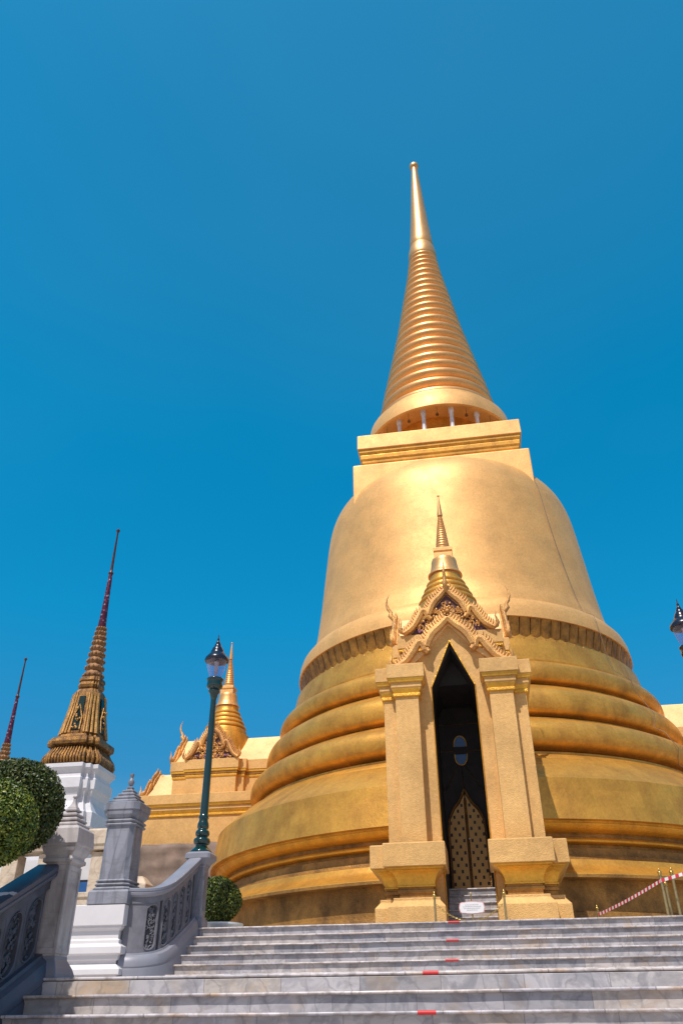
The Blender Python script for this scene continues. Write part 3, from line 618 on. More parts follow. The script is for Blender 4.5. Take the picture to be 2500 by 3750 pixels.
def make_porch(label, loc, rz, detail=True):
    root = thing('stupa_porch', label, 'porch', loc, rz, 'gilded porches of the great stupa')
    zz = lambda z: z - PZ
    # side masses behind the pilasters, leaving the passage free
    PW = 0.52
    for sx in (-1, 1):
        def B(a, b, y0, y1, prof, ch=0.0):
            x0, x1 = (a, b) if sx > 0 else (-b, -a)
            return MB().rect(x0, x1, y0, y1, [(o, zz(z)) for o, z in prof], ch)
        ped_blk = [(0.30, 1.55), (0.30, 1.98), (0.20, 2.13), (0.10, 2.16)]
        wl = MB(); x0, x1 = (PW, 1.60) if sx > 0 else (-1.60, -PW)
        wl.box(x0, x1, -2.34, 3.2, zz(1.55), zz(7.09)); wall = wl.build('side_wall', G_PORCH, root, 0)
        # outer (recessed) pilaster and front pilaster
        for (a, b, y0, y1, nm) in ((1.22, 1.62, -2.56, 2.6, 'rear_pilaster'), (0.80, 1.33, -2.78, -2.3, 'pilaster')):
            sh = B(a, b, y0, y1, [(0, 2.8), (0, 6.5)]); pil = sh.build(nm, G_PORCH, root, 0, 0.012)
            B(a, b, y0, y1, [(0.0, 6.34), (0.045, 6.36), (0.045, 6.42), (0.02, 6.425), (0.06, 6.50), (0.075, 6.53)]).build('lower_moulding', G_TRIM, pil, 0, 0.006)
            B(a, b, y0, y1, [(0.06, 6.53), (0.085, 6.56), (0.085, 6.66), (0.12, 6.665)]).build('frieze', G_PORCH, pil, 0, 0.006)
            B(a, b, y0, y1, [(0.10, 6.66), (0.125, 6.67), (0.14, 6.72), (0.155, 6.755)]).build('upper_moulding', G_TRIM, pil, 0, 0.006)
            B(a, b, y0, y1, [(0.17, 6.756), (0.165, 7.09), (0.13, 7.10)]).build('capital', G_PORCH, pil, 0, 0.012)
            # pedestal
            ex = 0.0 if nm == 'pilaster' else 0.0
            pb = B(a, b, y0, y1, [(0.30, 1.55), (0.30, 1.99), (0.20, 2.10), (0.20, 2.155), (0.10, 2.16)]); ped = pb.build('pedestal', G_PORCH, root, 0, 0.012)
            B(a, b, y0, y1, [(0.08, 2.15), (0.08, 2.24), (0.11, 2.25), (0.11, 2.31), (0.08, 2.32), (0.08, 2.36)]).build('neck_moulding', G_BASE, ped, 0, 0.006)
            cv = [(0.10, 2.355), (0.12, 2.36), (0.12, 2.385)] + fil([(0.10, 2.39), (0.13, 2.50), (0.19, 2.60), (0.28, 2.665)], 3) + [(0.30, 2.67), (0.30, 2.70), (0.33, 2.71)]
            B(a, b, y0, y1, cv).build('cavetto', G_TRIM, ped, 30)
            B(a, b, y0, y1, [(0.37, 2.712), (0.37, 3.15), (0.34, 3.165)]).build('dado_block', G_PORCH, ped, 0, 0.012)
    # front wall with pointed opening
    for sx in (-1, 1):
        poly = [(0.50, 1.55), (0.50, 6.68), (0.0, 7.80), (0.0, 8.30), (0.55, 7.62), (0.80, 7.30), (0.84, 7.1), (0.84, 1.55)]
        fwl = MB().prism([(sx * a, zz(b)) for a, b in poly], lambda a, b: (a, -2.44, b), lambda a, b: (a, -2.335, b))
        fwl.build('front_wall', G_PORCH, root, 0)
        fr = MB()
        pts = [(0.515, 1.56), (0.515, 6.68), (0.0, 7.66)]
        fr.tube([(sx * a, -2.445, zz(b)) for a, b in [(0.505, 1.56), (0.505, 4.0), (0.505, 6.66)]], 0.015, 6); fr.tube([(sx * a, -2.445, zz(b)) for a, b in [(0.505, 6.66), (0.25, 7.23), (0.0, 7.80)]], 0.017, 6)
        fr.build('door_frame', G_TRIM, root, 60)
    # passage: side linings, ceiling, back
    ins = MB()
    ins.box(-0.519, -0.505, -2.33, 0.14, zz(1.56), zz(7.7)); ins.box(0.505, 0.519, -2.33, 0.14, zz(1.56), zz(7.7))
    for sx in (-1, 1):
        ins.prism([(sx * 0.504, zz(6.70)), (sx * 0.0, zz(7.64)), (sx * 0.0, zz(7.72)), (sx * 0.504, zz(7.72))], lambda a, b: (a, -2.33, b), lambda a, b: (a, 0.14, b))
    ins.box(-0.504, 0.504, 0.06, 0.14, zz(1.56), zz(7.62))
    ins.box(-0.504, 0.504, -1.62, -1.535, zz(7.05), zz(7.72)); ins.box(-0.504, 0.504, -1.62, 0.14, zz(6.98), zz(7.05))  # dark plates put in to stand for the darkness up in the vault
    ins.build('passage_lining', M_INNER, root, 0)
    # inner steps
    for k in range(6):
        z = 1.554 + 0.165 * (k + 1); y = -2.28 + 0.24 * k
        st = MB().box(-0.5, 0.5, y + 0.03, y + 0.24 + 0.06 if k < 5 else 0.05, zz(z) - 0.165 - 0.03, zz(z) - 0.03).build('inner_step', M_STEP, root)
        MB().tube([(-0.5, y + 0.015, zz(z) - 0.015), (0.5, y + 0.015, zz(z) - 0.015)], 0.017, 8).box(-0.5, 0.5, y + 0.015, y + 0.30 if k < 5 else 0.05, zz(z) - 0.031, zz(z) + 0.001).build('tread', M_NOSE, st, 50)
    # doors at the back of the passage
    for sx in (-1, 1):
        dp = [(0.012, 2.5), (0.42, 2.5), (0.42, 3.95), (0.39, 4.18), (0.28, 4.40), (0.12, 4.58), (0.012, 4.78)]
        d = MB().prism([(sx * a, zz(b)) for a, b in dp], lambda a, b: (a, -0.02, b), lambda a, b: (a, 0.02, b)).build('door_leaf', M_DOOR, root, 0)
        fr = MB().tube([(sx * a, -0.03, zz(b)) for a, b in [(0.44, 2.5), (0.44, 3.95), (0.41, 4.20), (0.29, 4.44), (0.13, 4.63), (0.0, 4.90)]], 0.034, 5)
        fr.tube([(sx * 0.018, -0.03, zz(2.5)), (sx * 0.018, -0.03, zz(4.65))], 0.02, 5)
        fr.build('door_border', G_DARK, d, 50)
    MB().ball((0.03, -0.05, zz(3.75)), 0.02, 8, 6).build('door_knob', M_POTW, root)
    # oval window and gold lines in the dark screen above the doors
    ov = [(0.15 * math.cos(a), 0.28 * math.sin(a) * (1.0)) for a in [2 * PI * k / 28 for k in range(28)]]
    ov = [(x, 0.82 * (z + (0.16 if z > 0 else -0.16))) for x, z in ov]
    zc = 5.86
    MB().prism([(x, zz(zc) + z) for x, z in ov], lambda a, b: (a, 0.015, b), lambda a, b: (a, 0.035, b)).build('oval_window', M_BLUE, root, 0)
    lp = [(x * 1.05, 0.01, zz(zc) + z * 1.02) for x, z in ov]; pass
    lnn = MB(); lnn.tube(lp + [lp[0]], 0.017, 5); lnn.build('window_rim', G_TRIM, root, 50)
    MB().box(-0.17, 0.17, -0.01, 0.012, zz(zc) - 0.09, zz(zc) + 0.09).build('window_bar', M_INNER, root)
    for a, b in (((-0.5, 5.86), (-0.17, 5.86)), ((0.17, 5.86), (0.5, 5.86)), ((-0.5, 6.55), (0.5, 6.55)), ((0, 5.45), (0, 4.95)), ((-0.1, 5.45), (-0.48, 4.85)), ((0.1, 5.45), (0.48, 4.85))):
        l2 = MB(); l2.tube([(a[0], 0.05, zz(a[1])), (b[0], 0.05, zz(b[1]))], 0.008, 4)
        l2.build('gilt_line', G_DARK, root, 0)
    # attic tier: cruciform block with its own cornice
    for nm, (x0, x1, y0, y1) in (('attic', (-1.22, 1.22, -1.52, 1.20)), ('attic_wing', (-1.40, 1.40, -0.95, 0.95)), ('attic_nave', (-1.05, 1.05, 1.0, 3.9))):
        at_ = MB().rect(x0, x1, y0, y1, [(0.0, zz(7.08)), (0.0, zz(7.79))]).build(nm, G_PORCH, root, 0, 0.01)
        MB().rect(x0, x1, y0, y1, [(0.0, zz(7.75)), (0.03, zz(7.77)), (0.035, zz(7.83)), (0.02, zz(7.835))]).build('lower_moulding', G_TRIM, at_, 0, 0.005)
        MB().rect(x0, x1, y0, y1, [(0.02, zz(7.83)), (0.05, zz(7.88)), (0.05, zz(7.95))]).build('frieze', G_BASE, at_, 0, 0.005)
        MB().rect(x0, x1, y0, y1, [(0.05, zz(7.945)), (0.08, zz(7.95)), (0.085, zz(8.02)), (0.06, zz(8.035))]).build('upper_moulding', G_TRIM, at_, 0, 0.005)
        MB().rect(x0, x1, y0, y1, [(0.10, zz(8.03)), (0.10, zz(8.38)), (0.06, zz(8.39))]).build('band', G_PORCH, at_, 0, 0.01)
    I = Matrix.Identity(4)
    T = Matrix.Translation
    # lower front gable
    gable(root, T((0, -2.62, 0)), 'front_gable', 1.30, zz(7.10), 1.22, 1.1, plain_wall=True, fin=False)
    # upper gables on the four arms
    gable(root, T((0, -1.66, 0)), 'upper_gable', 1.12, zz(8.39), 1.20, 1.6)
    gable(root, Matrix.Rotation(-PI / 2, 4, 'Z') @ T((0, -1.5, 0)), 'side_gable', 0.98, zz(8.39), 1.20, 1.5)
    gable(root, Matrix.Rotation(PI / 2, 4, 'Z') @ T((0, -1.5, 0)), 'side_gable', 0.98, zz(8.39), 1.20, 1.5)
    MB().prism([(-1.15, zz(8.33)), (-0.55, zz(8.83)), (-0.06, zz(9.52)), (0.06, zz(9.52)), (0.55, zz(8.83)), (1.15, zz(8.33))], lambda a, b: (a, 0.3, b), lambda a, b: (a, 3.9, b)).build('nave_roof', M_ROOF, root, 20)
    # miniature stupa on the crossing
    sp = [(0.95, 8.6), (0.95, 9.55), (0.93, 9.62)] + [(0.84, 9.64), (0.82, 9.80), (0.80, 9.86)]
    for i in range(4):
        r = 0.78 - 0.085 * i; z = 9.88 + 0.195 * i
        sp += [(r - 0.03, z), (r + 0.02, z + 0.03), (r + 0.03, z + 0.07), (r, z + 0.115), (r - 0.045, z + 0.14), (r - 0.06, z + 0.19)]
    sp += [(0.46, 10.67), (0.45, 10.76)]
    base = MB().lathe([(r, zz(z)) for r, z in sp], 64).build('spire_base', G_DRUM, root, 40)
    MB().lathe([(r, zz(z)) for r, z in [(0.40, 10.74), (0.42, 10.80), (0.49, 10.82), (0.485, 10.86), (0.45, 10.90)] + fil([(0.44, 10.91), (0.405, 11.02), (0.375, 11.18), (0.36, 11.30), (0.32, 11.38), (0.20, 11.42)])], 48).build('small_bell', G_SPIRE, root, 45)
    MB().rect(0, 0, 0, 0, [(0.26, zz(11.2)), (0.26, zz(11.50)), (0.23, zz(11.505)), (0.23, zz(11.54)), (0.27, zz(11.56)), (0.27, zz(11.66)), (0.24, zz(11.68))]).build('small_throne', G_BELL, root, 0, 0.006)
    sp = [(0.21, 11.67), (0.21, 11.76)]
    z = 11.78; r = 0.20
    while z < 12.85:
        d = 0.035 + 0.045 * r / 0.2
        sp += [(r - 0.02, z), (r, z + d * 0.3), (r, z + d * 0.6), (r - 0.022, z + d)]
        z += d * 1.15; r -= 0.0098
    sp += [(0.080, 12.88), (0.083, 12.92), (0.018, 13.58), (0.016, 13.60)]
    MB().lathe([(r, zz(z)) for r, z in sp], 32).build('small_spire', G_SPIRE, root, 40)
    MB().ball((0, 0, zz(13.62)), 0.038, 12, 8).build('spire_bud', G_SPIRE, root, 60)
    return root

front_porch = make_porch('golden porch with tall dark pointed doorway and little spire facing the steps', (-0.305, 20.40, PZ), 0)
west = copy_tree(front_porch); west.location = (-9.55, 30.0, PZ); west.rotation_euler = (0, 0, -PI / 2)
west['label'] = 'golden side porch with carved gable and small spire left of the great stupa'
east = copy_tree(front_porch); east.location = (9.35, 29.3, PZ + 0.1); east.rotation_euler = (0, 0, PI / 2)
east['label'] = 'golden side porch roof glimpsed at the right edge behind the great stupa'

# ------------------------------------------------------------------ netting hung on the left porch
tp = MB(); rows = []
for j in range(13):
    row = []
    for i in range(31):
        u = i / 30; vv = j / 12
        x = -11.62 + 3.6 * u; z = 5.38 - 1.9 * vv - 0.03 * abs(math.sin(9 * u)) * (1 - vv)
        y = 28.00 - 0.05 * math.sin(9 * u + 3 * vv) - 0.03 * math.sin(31 * u - 6 * vv) - 0.12 * vv - 0.07 * abs(math.sin(11 * vv + 3 * u))
        row.append((x, y, z))
    rows.append(row)
tp.rings(rows, False, False, False)
o = tag(tp.build('netting_sheet', M_TARP, None, 60), 'faded brown netting sheet hung on the foot of the left golden porch', 'sheet')
sm = o.modifiers.new('thickness', 'SOLIDIFY'); sm.thickness = 0.01

# ------------------------------------------------------------------ mosaic towers far left
def make_prang(label, loc, sc):
    root = thing('mosaic_tower', label, 'tower', loc, 0, 'mosaic spired towers beyond the terrace')
    root.scale = (sc, sc, sc)
    # white plaster base, z up from 0 = 8 m level
    p = []
    for z0 in (0.0, 3.9):
        for a, z in ((2.55, 0.0), (2.55, 0.65), (2.42, 0.72), (2.30, 1.0), (2.15, 1.35), (2.12, 1.75), (2.28, 2.15), (2.36, 2.2), (2.36, 2.9), (2.22, 2.98), (2.18, 3.25), (2.30, 3.45), (2.44, 3.6), (2.44, 3.88)):
            p.append((a - z0 * 0.03, z0 + z))
    b = MB().redent(p, 0.17, 2).build('plaster_base', M_WPRANG, root, 0, 0.02)
    sk = MB().redent([(1.95, 7.78), (2.0, 8.0), (2.12, 8.15), (2.14, 8.4), (1.98, 8.62), (1.72, 8.95), (1.62, 9.2)], 0.17, 2).build('lotus_skirt', G_DARK, root, 0)
    lf = MB()
    for q in range(4):
        for i in range(17):
            t = (i + 0.5) / 17; x = -1.95 + 3.9 * t; inset = 0.70 * (max(0, abs(x) - 1.3) / 0.65)
            y = -2.18 + min(0.62, inset)
            M = Matrix.Rotation(q * PI / 2, 4, 'Z'); st = len(lf.v)
            lf.tube([(x, y + 0.06, 7.9), (x, y - 0.02, 8.15), (x, y + 0.05, 8.45), (x * 0.93, y + 0.28, 8.8), (x * 0.88, y + 0.42, 9.15)], [0.10, 0.13, 0.12, 0.09, 0.05], 5); lf.xf(M, st)
    lf.build('leaf_relief', G_DARK, sk, 60)
    MB().redent([(1.66, 9.15), (1.98, 9.28), (2.02, 9.50), (1.98, 9.75), (1.80, 9.85), (1.55, 9.95), (1.45, 10.15)], 0.17, 2).build('ledge', G_DARK, root, 0, 0.015)
    bd = MB().redent([(1.40, 10.1), (1.42, 10.3), (1.24, 11.3), (1.10, 12.3), (1.02, 13.1), (0.98, 13.5), (0.86, 13.75), (0.70, 13.85)], 0.17, 2).build('ribbed_body', G_DARK, root, 0, 0.02)
    rb = MB()
    for q in range(4):
        st = len(rb.v)
        for fx in (-0.98, -0.83, -0.66, -0.50, 0.50, 0.66, 0.83, 0.98):
            dd = 0.17 * (2 if abs(fx) > 0.9 else 1 if abs(fx) > 0.7 else 0)
            rb.tube([(fx * 1.42, -1.45 + dd * 1.42, 10.2), (fx * 1.24, -1.27 + dd * 1.24, 11.3), (fx * 1.10, -1.13 + dd * 1.10, 12.3), (fx * 1.00, -1.02 + dd, 13.4)], [0.10, 0.085, 0.075, 0.07], 6)
        rb.xf(Matrix.Rotation(q * PI / 2, 4, 'Z'), st)
    rb.build('rib', G_RIB, bd, 60)
    for q in range(4):
        gp = MB(); fl = MB(); s1 = s2 = 0
        gp.prism([(-0.34, 10.45), (0.34, 10.45), (0.22, 13.1), (-0.22, 13.1)], lambda a, b: (a, -1.50 + (b - 10.1) * 0.128, b), lambda a, b: (a, -1.30 + (b - 10.1) * 0.128, b))
        for k in range(14):
            fl.ball((rnd.uniform(-0.28, 0.28), -1.50 + (k * 0.1) * 0.128 - 0.02, 11.2 + rnd.uniform(-0.7, 0.9)), rnd.uniform(0.06, 0.12), 6, 4)
        fl.tube([(-0.36, -1.50, 10.4), (-0.34, -1.36, 11.4), (0, -1.26, 12.4), (0.34, -1.36, 11.4), (0.36, -1.50, 10.4)], 0.06, 5)
        gp.xf(Matrix.Rotation(q * PI / 2, 4, 'Z'), s1); fl.xf(Matrix.Rotation(q * PI / 2, 4, 'Z'), s2)
        gp.build('green_panel', M_DKGREEN, bd, 0); fl.build('flame_ornament', G_RIB, bd, 60)
    MB().redent([(0.66, 13.8), (0.80, 13.95), (0.84, 14.15), (0.76, 14.4), (0.84, 14.5), (0.80, 14.75), (0.66, 14.85)], 0.17, 2).build('crown_ledge', G_DARK, root, 0, 0.015)
    sp = MB(); z = 14.8; r = 0.72; n = 9
    prf = [(r, z)]
    for i in range(n):
        hh = 0.62 * (1 - 0.055 * i); r = 0.74 - 0.048 * i
        prf += [(r * 0.80, z), (r * 0.97, z + hh * 0.2), (r, z + hh * 0.45), (r * 0.93, z + hh * 0.72), (r * 0.78, z + hh * 0.97)]; z += hh
    sp.lathe(prf, 24)
    for i in range(n):
        zc = 14.8 + sum(0.62 * (1 - 0.055 * k) for k in range(i)) + 0.18; r = 0.74 - 0.048 * i
        for k in range(12):
            a = 2 * PI * (k + 0.5 * (i % 2)) / 12; sp.ball((r * math.cos(a), r * math.sin(a), zc + 0.06), 0.10, 5, 4, (1, 1, 1.4))
    sp.build('lotus_bulbs', G_BROWN, root, 50)
    MB().lathe([(0.30, z - 0.05), (0.33, z + 0.02), (0.24, z + 2.0), (0.16, 24.0), (0.15, 24.05)], 16).build('patterned_shaft', M_REDSP, root, 50)
    MB().lathe([(0.15, 24.0), (0.20, 24.08), (0.22, 24.16), (0.12, 24.3), (0.115, 24.5), (0.07, 28.1), (0.14, 28.25), (0.16, 28.38), (0.05, 28.5), (0.01, 28.6)], 14).build('tip_rod', M_RODB, root, 50)
    return root
# z levels above were measured for a tower standing 55 m away: its plaster starts at z = 8
prang = make_prang('tall mosaic spired tower on a white stepped base behind the marble newels', (-28.5, 55.0, 8.0), 1.0)
p2 = copy_tree(prang); p2.location = (-46.6, 74.2, 5.3)
p2['label'] = 'farther mosaic spire standing at the left edge above the round bushes'

# lower body of the tower, behind the colonnade
for nm, (x, y, zt, hw), lab in (('tower_terrace', (-28.5, 55, 8.0, 4.2), 'stepped plaster terrace carrying the tall mosaic tower'), ('tower_terrace', (-46.6, 74.2, 5.3, 4.2), 'stepped plaster terrace carrying the farther mosaic spire')):
    tag(MB().redent([(hw + 1.2, PZ - y * 0 ), (hw + 1.0, 3.6), (hw, 3.7), (hw - 0.2, zt - 0.9), (hw - 0.6, zt)], 0.17, 2, (x, y)).build(nm, M_WPRANG, None, 0, 0.03), lab, 'terrace')

# ------------------------------------------------------------------ stone colonnade at left
def dpt(xy, zy, Y): return (xy * Y, Y, zy * Y)
CY_ = 27.0
col_root = thing('stone_colonnade', 'beige stone colonnade with square pillars and heavy beam beyond the bushes', 'colonnade', (-15.0, CY_, PZ))
beam = MB()
beam.rect(-22.0 + 15, -12.15 + 15, 0, 0.8, [(0.0, 5.10 - PZ), (0.02, 5.22 - PZ), (0.06, 5.28 - PZ), (0.06, 5.72 - PZ), (0.0, 5.78 - PZ)]); beam.build('beam', M_BEIGE, col_root, 0, 0.02)
for x in (-19.9, -17.9, -15.95, -14.65, -12.75):
    MB().rect(x + 15 - 0.28, x + 15 + 0.28, 0.12, 0.68, [(0.06, 0), (0.06, 1.4), (0, 1.5), (0, 3.5)]).build('pillar', M_BEIGE, col_root, 0, 0.03)
MB().rect(-7.0, 2.3, 0.1, 0.7, [(0.05, 0), (0.05, 2.05), (0.1, 2.1), (0.1, 2.25)]).build('parapet', M_BEIGE, col_root, 0, 0.02)
# white building with dark windows glimpsed between the pillars
wb = thing('white_building', 'white building with blue dark windows seen between the stone pillars', 'building', (-22.0, 36.0, PZ))
MB().box(-9, 5.0, 0, 5, 0, 4.9).build('wall', M_WHITE, wb, 0)
for x in range(-8, 5, 2):
    f = MB().box(x, x + 1.1, -0.06, 0.05, 2.0, 4.0).build('window', M_BLACK, wb, 0)
    MB().box(x + 0.1, x + 1.0, -0.08, -0.062, 2.1, 3.9).build('pane', M_BLUE, f, 0)
tag(MB().rect(-10.3, -9.75, 24.0, 24.6, [(0, PZ), (0, 3.35), (0.05, 3.4), (0.05, 3.55), (-0.15, 3.78)]).build('stone_parapet', M_BEIGE, None, 0, 0.03), 'short beige stone parapet block between the grey pillar and the netting', 'parapet')

# ------------------------------------------------------------------ balustrades
def sweep(mb, path, sec):
    """path: list of (x,y,z); sec: list of (n,dz), n to the right-hand (+X) side"""
    rs = []
    for i, (x, y, z) in enumerate(path):
        a = path[max(i - 1, 0)]; b = path[min(i + 1, len(path) - 1)]
        tx, ty = b[0] - a[0], b[1] - a[1]; l = math.hypot(tx, ty); nx, ny = ty / l, -tx / l
        rs.append([(x + nx * n, y + ny * n, z + dz) for n, dz in sec])
    mb.rings(rs); return mb
def resample(path, step=0.05):
    out = []
    for i in range(len(path) - 1):
        a, b = path[i], path[i + 1]; l = math.dist(a[:2], b[:2]); n = max(1, int(l / step))
        for k in range(n): t = k / n; out.append(tuple(a[j] + (b[j] - a[j]) * t for j in range(len(a))))
    out.append(path[-1]); return out
def crom(pts, n=6):
    out = []
    for i in range(len(pts) - 1):
        p0 = pts[max(i - 1, 0)]; p1 = pts[i]; p2 = pts[i + 1]; p3 = pts[min(i + 2, len(pts) - 1)]
        for k in range(n):
            t = k / n
            out.append(tuple(0.5 * ((2 * p1[j]) + (-p0[j] + p2[j]) * t + (2 * p0[j] - 5 * p1[j] + 4 * p2[j] - p3[j]) * t * t + (-p0[j] + 3 * p1[j] - 3 * p2[j] + p3[j]) * t ** 3) for j in range(len(p1))))
    out.append(pts[-1]); return out

def balustrade(name, label, pts, panels, pw, loc, group, rail_w=0.13, base_w=0.2, base_drop=0.6, mr=None, mc=None):
    M_RAIL_, M_CARV_ = mr or M_RAIL, mc or M_CARVED
    """pts: (x,y,ztop,zbase) centre line; panels: list of arc positions (fraction)"""
    root = thing(name, label, 'balustrade', loc, 0, group)
    L = Vector(loc)
    pts = crom(pts)
    top = [(x - L.x, y - L.y, zt - L.z) for x, y, zt, zb in pts]; bot = [(x - L.x, y - L.y, zb - L.z) for x, y, zt, zb in pts]
    w_ = rail_w
    rail = [(-w_, -0.055), (-w_, -0.02), (-w_ * 0.75, 0.0), (w_ * 0.75, 0.0), (w_, -0.02), (w_, -0.055), (w_ * 0.93, -0.062), (w_ * 0.93, -0.075), (w_, -0.082), (w_ * 0.95, -0.115), (w_ * 0.7, -0.145), (-w_ * 0.7, -0.145), (-w_ * 0.95, -0.11)]
    sweep(MB(), top, rail[::-1]).build('handrail', M_RAIL_, root, 35)
    # under-rail
    sweep(MB(), top, [(-0.075, -0.14), (-0.075, -0.24), (0.075, -0.24), (0.075, -0.14)]).build('top_band', M_CARV_, root, 30)
    b_ = base_w
    sweep(MB(), bot, [(-b_ * 0.5, 0.05), (b_ * 0.5, 0.05), (b_ * 0.55, 0.02), (b_ * 0.8, -0.01), (b_ * 0.95, -0.08), (b_, -0.14), (b_, -0.155), (b_ * 0.96, -0.165), (b_ * 1.02, -0.20), (b_, -base_drop), (-b_, -base_drop), (-b_, -0.1), (-b_ * 0.7, 0.0)]).build('base_course', M_RAIL_, root, 35)
    # core slab
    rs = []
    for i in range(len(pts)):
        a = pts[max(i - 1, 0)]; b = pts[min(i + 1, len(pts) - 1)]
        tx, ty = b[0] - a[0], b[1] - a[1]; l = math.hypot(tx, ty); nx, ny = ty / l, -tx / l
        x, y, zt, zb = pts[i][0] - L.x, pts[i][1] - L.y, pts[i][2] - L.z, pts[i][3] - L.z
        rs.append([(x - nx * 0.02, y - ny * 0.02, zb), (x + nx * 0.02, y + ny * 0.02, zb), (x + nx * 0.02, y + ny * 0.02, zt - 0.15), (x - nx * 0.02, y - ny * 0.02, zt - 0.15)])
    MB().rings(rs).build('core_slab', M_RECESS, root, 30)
    # arc-length lookup
    cum = [0]
    for i in range(1, len(pts)): cum.append(cum[-1] + math.dist(pts[i][:2], pts[i - 1][:2]))
    def look(s):
        s = min(max(s, 0), cum[-1] - 1e-5)
        for i in range(1, len(cum)):
            if s <= cum[i]:
                t = (s - cum[i - 1]) / (cum[i] - cum[i - 1] + 1e-9); a, b = pts[i - 1], pts[i]
                l = math.dist(a[:2], b[:2]) + 1e-9
                return [a[j] + (b[j] - a[j]) * t for j in range(4)], ((b[1] - a[1]) / l, -(b[0] - a[0]) / l)
        return pts[-1], (1, 0)
    s_end = min(panels) - pw / 2
    if s_end > 0.05 and mr is None:      # plain end panel before the first medallion
        for side in (1, -1):
            rs = []
            for k in range(9):
                q, nn = look(s_end * k / 8); zt_ = q[2] - 0.235 - L.z; zb_ = q[3] + 0.045 - L.z; X_, Y_ = q[0] - L.x, q[1] - L.y
                rs.append([(X_ + nn[0] * n_ * side, Y_ + nn[1] * n_ * side, z_) for n_, z_ in ((0.015, zb_), (0.062, zb_), (0.062, zt_), (0.015, zt_))])
            MB().rings(rs).build('end_panel', M_CARV_, root, 30)
    for sc_ in panels:
        def W(a, b, n):       # a along, b 0..1 up, n outward
            q, nn = look(sc_ + a); zt = q[2] - 0.235; zb = q[3] + 0.045
            return (q[0] + nn[0] * n - L.x, q[1] + nn[1] * n - L.y, zb + (zt - zb) * b - L.z)
        hgt = look(sc_)[0][2] - look(sc_)[0][3] - 0.28
        N = 32; hw = pw * 0.33; inner = []; outer = []
        for k in range(N):
            a = 2 * PI * k / N; ca, sa = math.cos(a), math.sin(a)
            vr = 0.44 - hw / hgt
            inner.append((hw * ca, 0.5 + (hw / hgt) * sa + (vr if sa > 1e-6 else -vr if sa < -1e-6 else 0)))
            m_ = max(abs(ca), abs(sa)); outer.append((pw * 0.5 * ca / m_, 0.5 + 0.5 * sa / m_))
        for side in (1, -1):
            pl = MB()
            pl.rings([[W(a, b, 0.015 * side) for a, b in outer], [W(a, b, 0.062 * side) for a, b in outer], [W(a * 1.18, 0.5 + (b - 0.5) * 1.05, 0.062 * side) for a, b in inner], [W(a * 1.14, 0.5 + (b - 0.5) * 1.04, 0.076 * side) for a, b in inner], [W(a, b, 0.070 * side) for a, b in inner], [W(a, b, 0.015 * side) for a, b in inner]], False, False)
            if side == 1:
                # spandrel ribs that read as the arcaded frame
                pass
            p = pl.build('carved_panel', M_CARV_, root, 30)
            if side == 1:
                sc = MB(); 
                for t in range(54):
                    b = 0.07 + 0.86 * rnd.random(); lim = hw * 0.86 * min(1, math.sqrt(max(0.05, 1 - max(0, abs(b - 0.5) - 0.30) ** 2 / 0.036)))
                    a = rnd.uniform(-lim, lim)
                    p0 = Vector(W(a, b, 0.038)); du = (Vector(W(a + 0.01, b, 0.038)) - p0).normalized()
                    curl(sc, p0, rnd.uniform(0.018, 0.036), du, Vector((0, 0, 1)), rnd.uniform(0.7, 1.2), 0.008, rnd.uniform(0, 6), 7, 4, rnd.choice((-1, 1)))
                sc.build('scrollwork', M_CARV_, p, 60)
    return root

up_pts = [(-6.04, 14.20, 2.03, 1.00), (-5.84, 14.25, 2.03, 1.00), (-5.66, 14.38, 2.06, 1.03), (-5.55, 14.60, 2.15, 1.10), (-5.50, 14.85, 2.28, 1.22), (-5.47, 15.15, 2.44, 1.37), (-5.44, 15.45, 2.61, 1.53), (-5.42, 15.72, 2.76, 1.68)]
balustrade('stone_balustrade', 'grey carved balustrade curving up to the green lamp post on the left', up_pts, [0.42, 0.72, 0.98, 1.24, 1.50], 0.25, (-5.6, 14.9, LZ), 'carved grey balustrades', 0.13, 0.17, 1.0)
lo_pts = [(-4.62, y, 1.50 + (y - 8.62) * 0.48, 0.60 + (y - 8.62) * 0.46) for y in (4.2, 5.3, 6.4, 7.5, 8.62)]
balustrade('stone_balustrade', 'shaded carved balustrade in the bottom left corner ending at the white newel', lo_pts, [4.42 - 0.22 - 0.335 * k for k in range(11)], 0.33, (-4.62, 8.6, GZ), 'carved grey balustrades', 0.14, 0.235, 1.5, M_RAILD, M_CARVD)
r_pts = [(4.42 + 0.60, 14.20, 2.03, 1.00), (4.42 + 0.40, 14.25, 2.03, 1.00), (4.42 + 0.24, 14.38, 2.06, 1.03), (4.42 + .13, 14.60, 2.15, 1.10), (4.42 + .08, 14.85, 2.28, 1.22), (4.42 + .05, 15.15, 2.44, 1.37), (4.42 + 0.02, 15.45, 2.61, 1.53), (4.42, 15.72, 2.76, 1.68)]

# piers carrying the lamps
def pier(x, label):
    root = thing('lamp_pier', label, 'pier', (x, 15.93, PZ), 0, 'marble piers under the lamps')
    MB().rect(-0.13, 0.13, -0.13, 0.13, [(0.05, -1.1), (0.05, 0.12), (0.03, 0.16), (0.0, 0.2), (0.0, 1.04), (0.02, 1.06), (0.02, 1.09)], 0.02).build('shaft', M_GREY, root, 30)
    MB().rect(-0.13, 0.13, -0.13, 0.13, [(0.03, 1.085), (0.07, 1.14), (0.12, 1.19), (0.12, 1.27), (0.09, 1.30), (0.07, 1.31)], 0.04).build('cap', M_RAIL, root, 30)
    MB().box(0.1305, 0.137, -0.07, 0.07, 0.3, 0.95).build('side_panel', M_CARVED, root)
pier(-5.38, 'marble pier under the left green lamp post at the stair head')

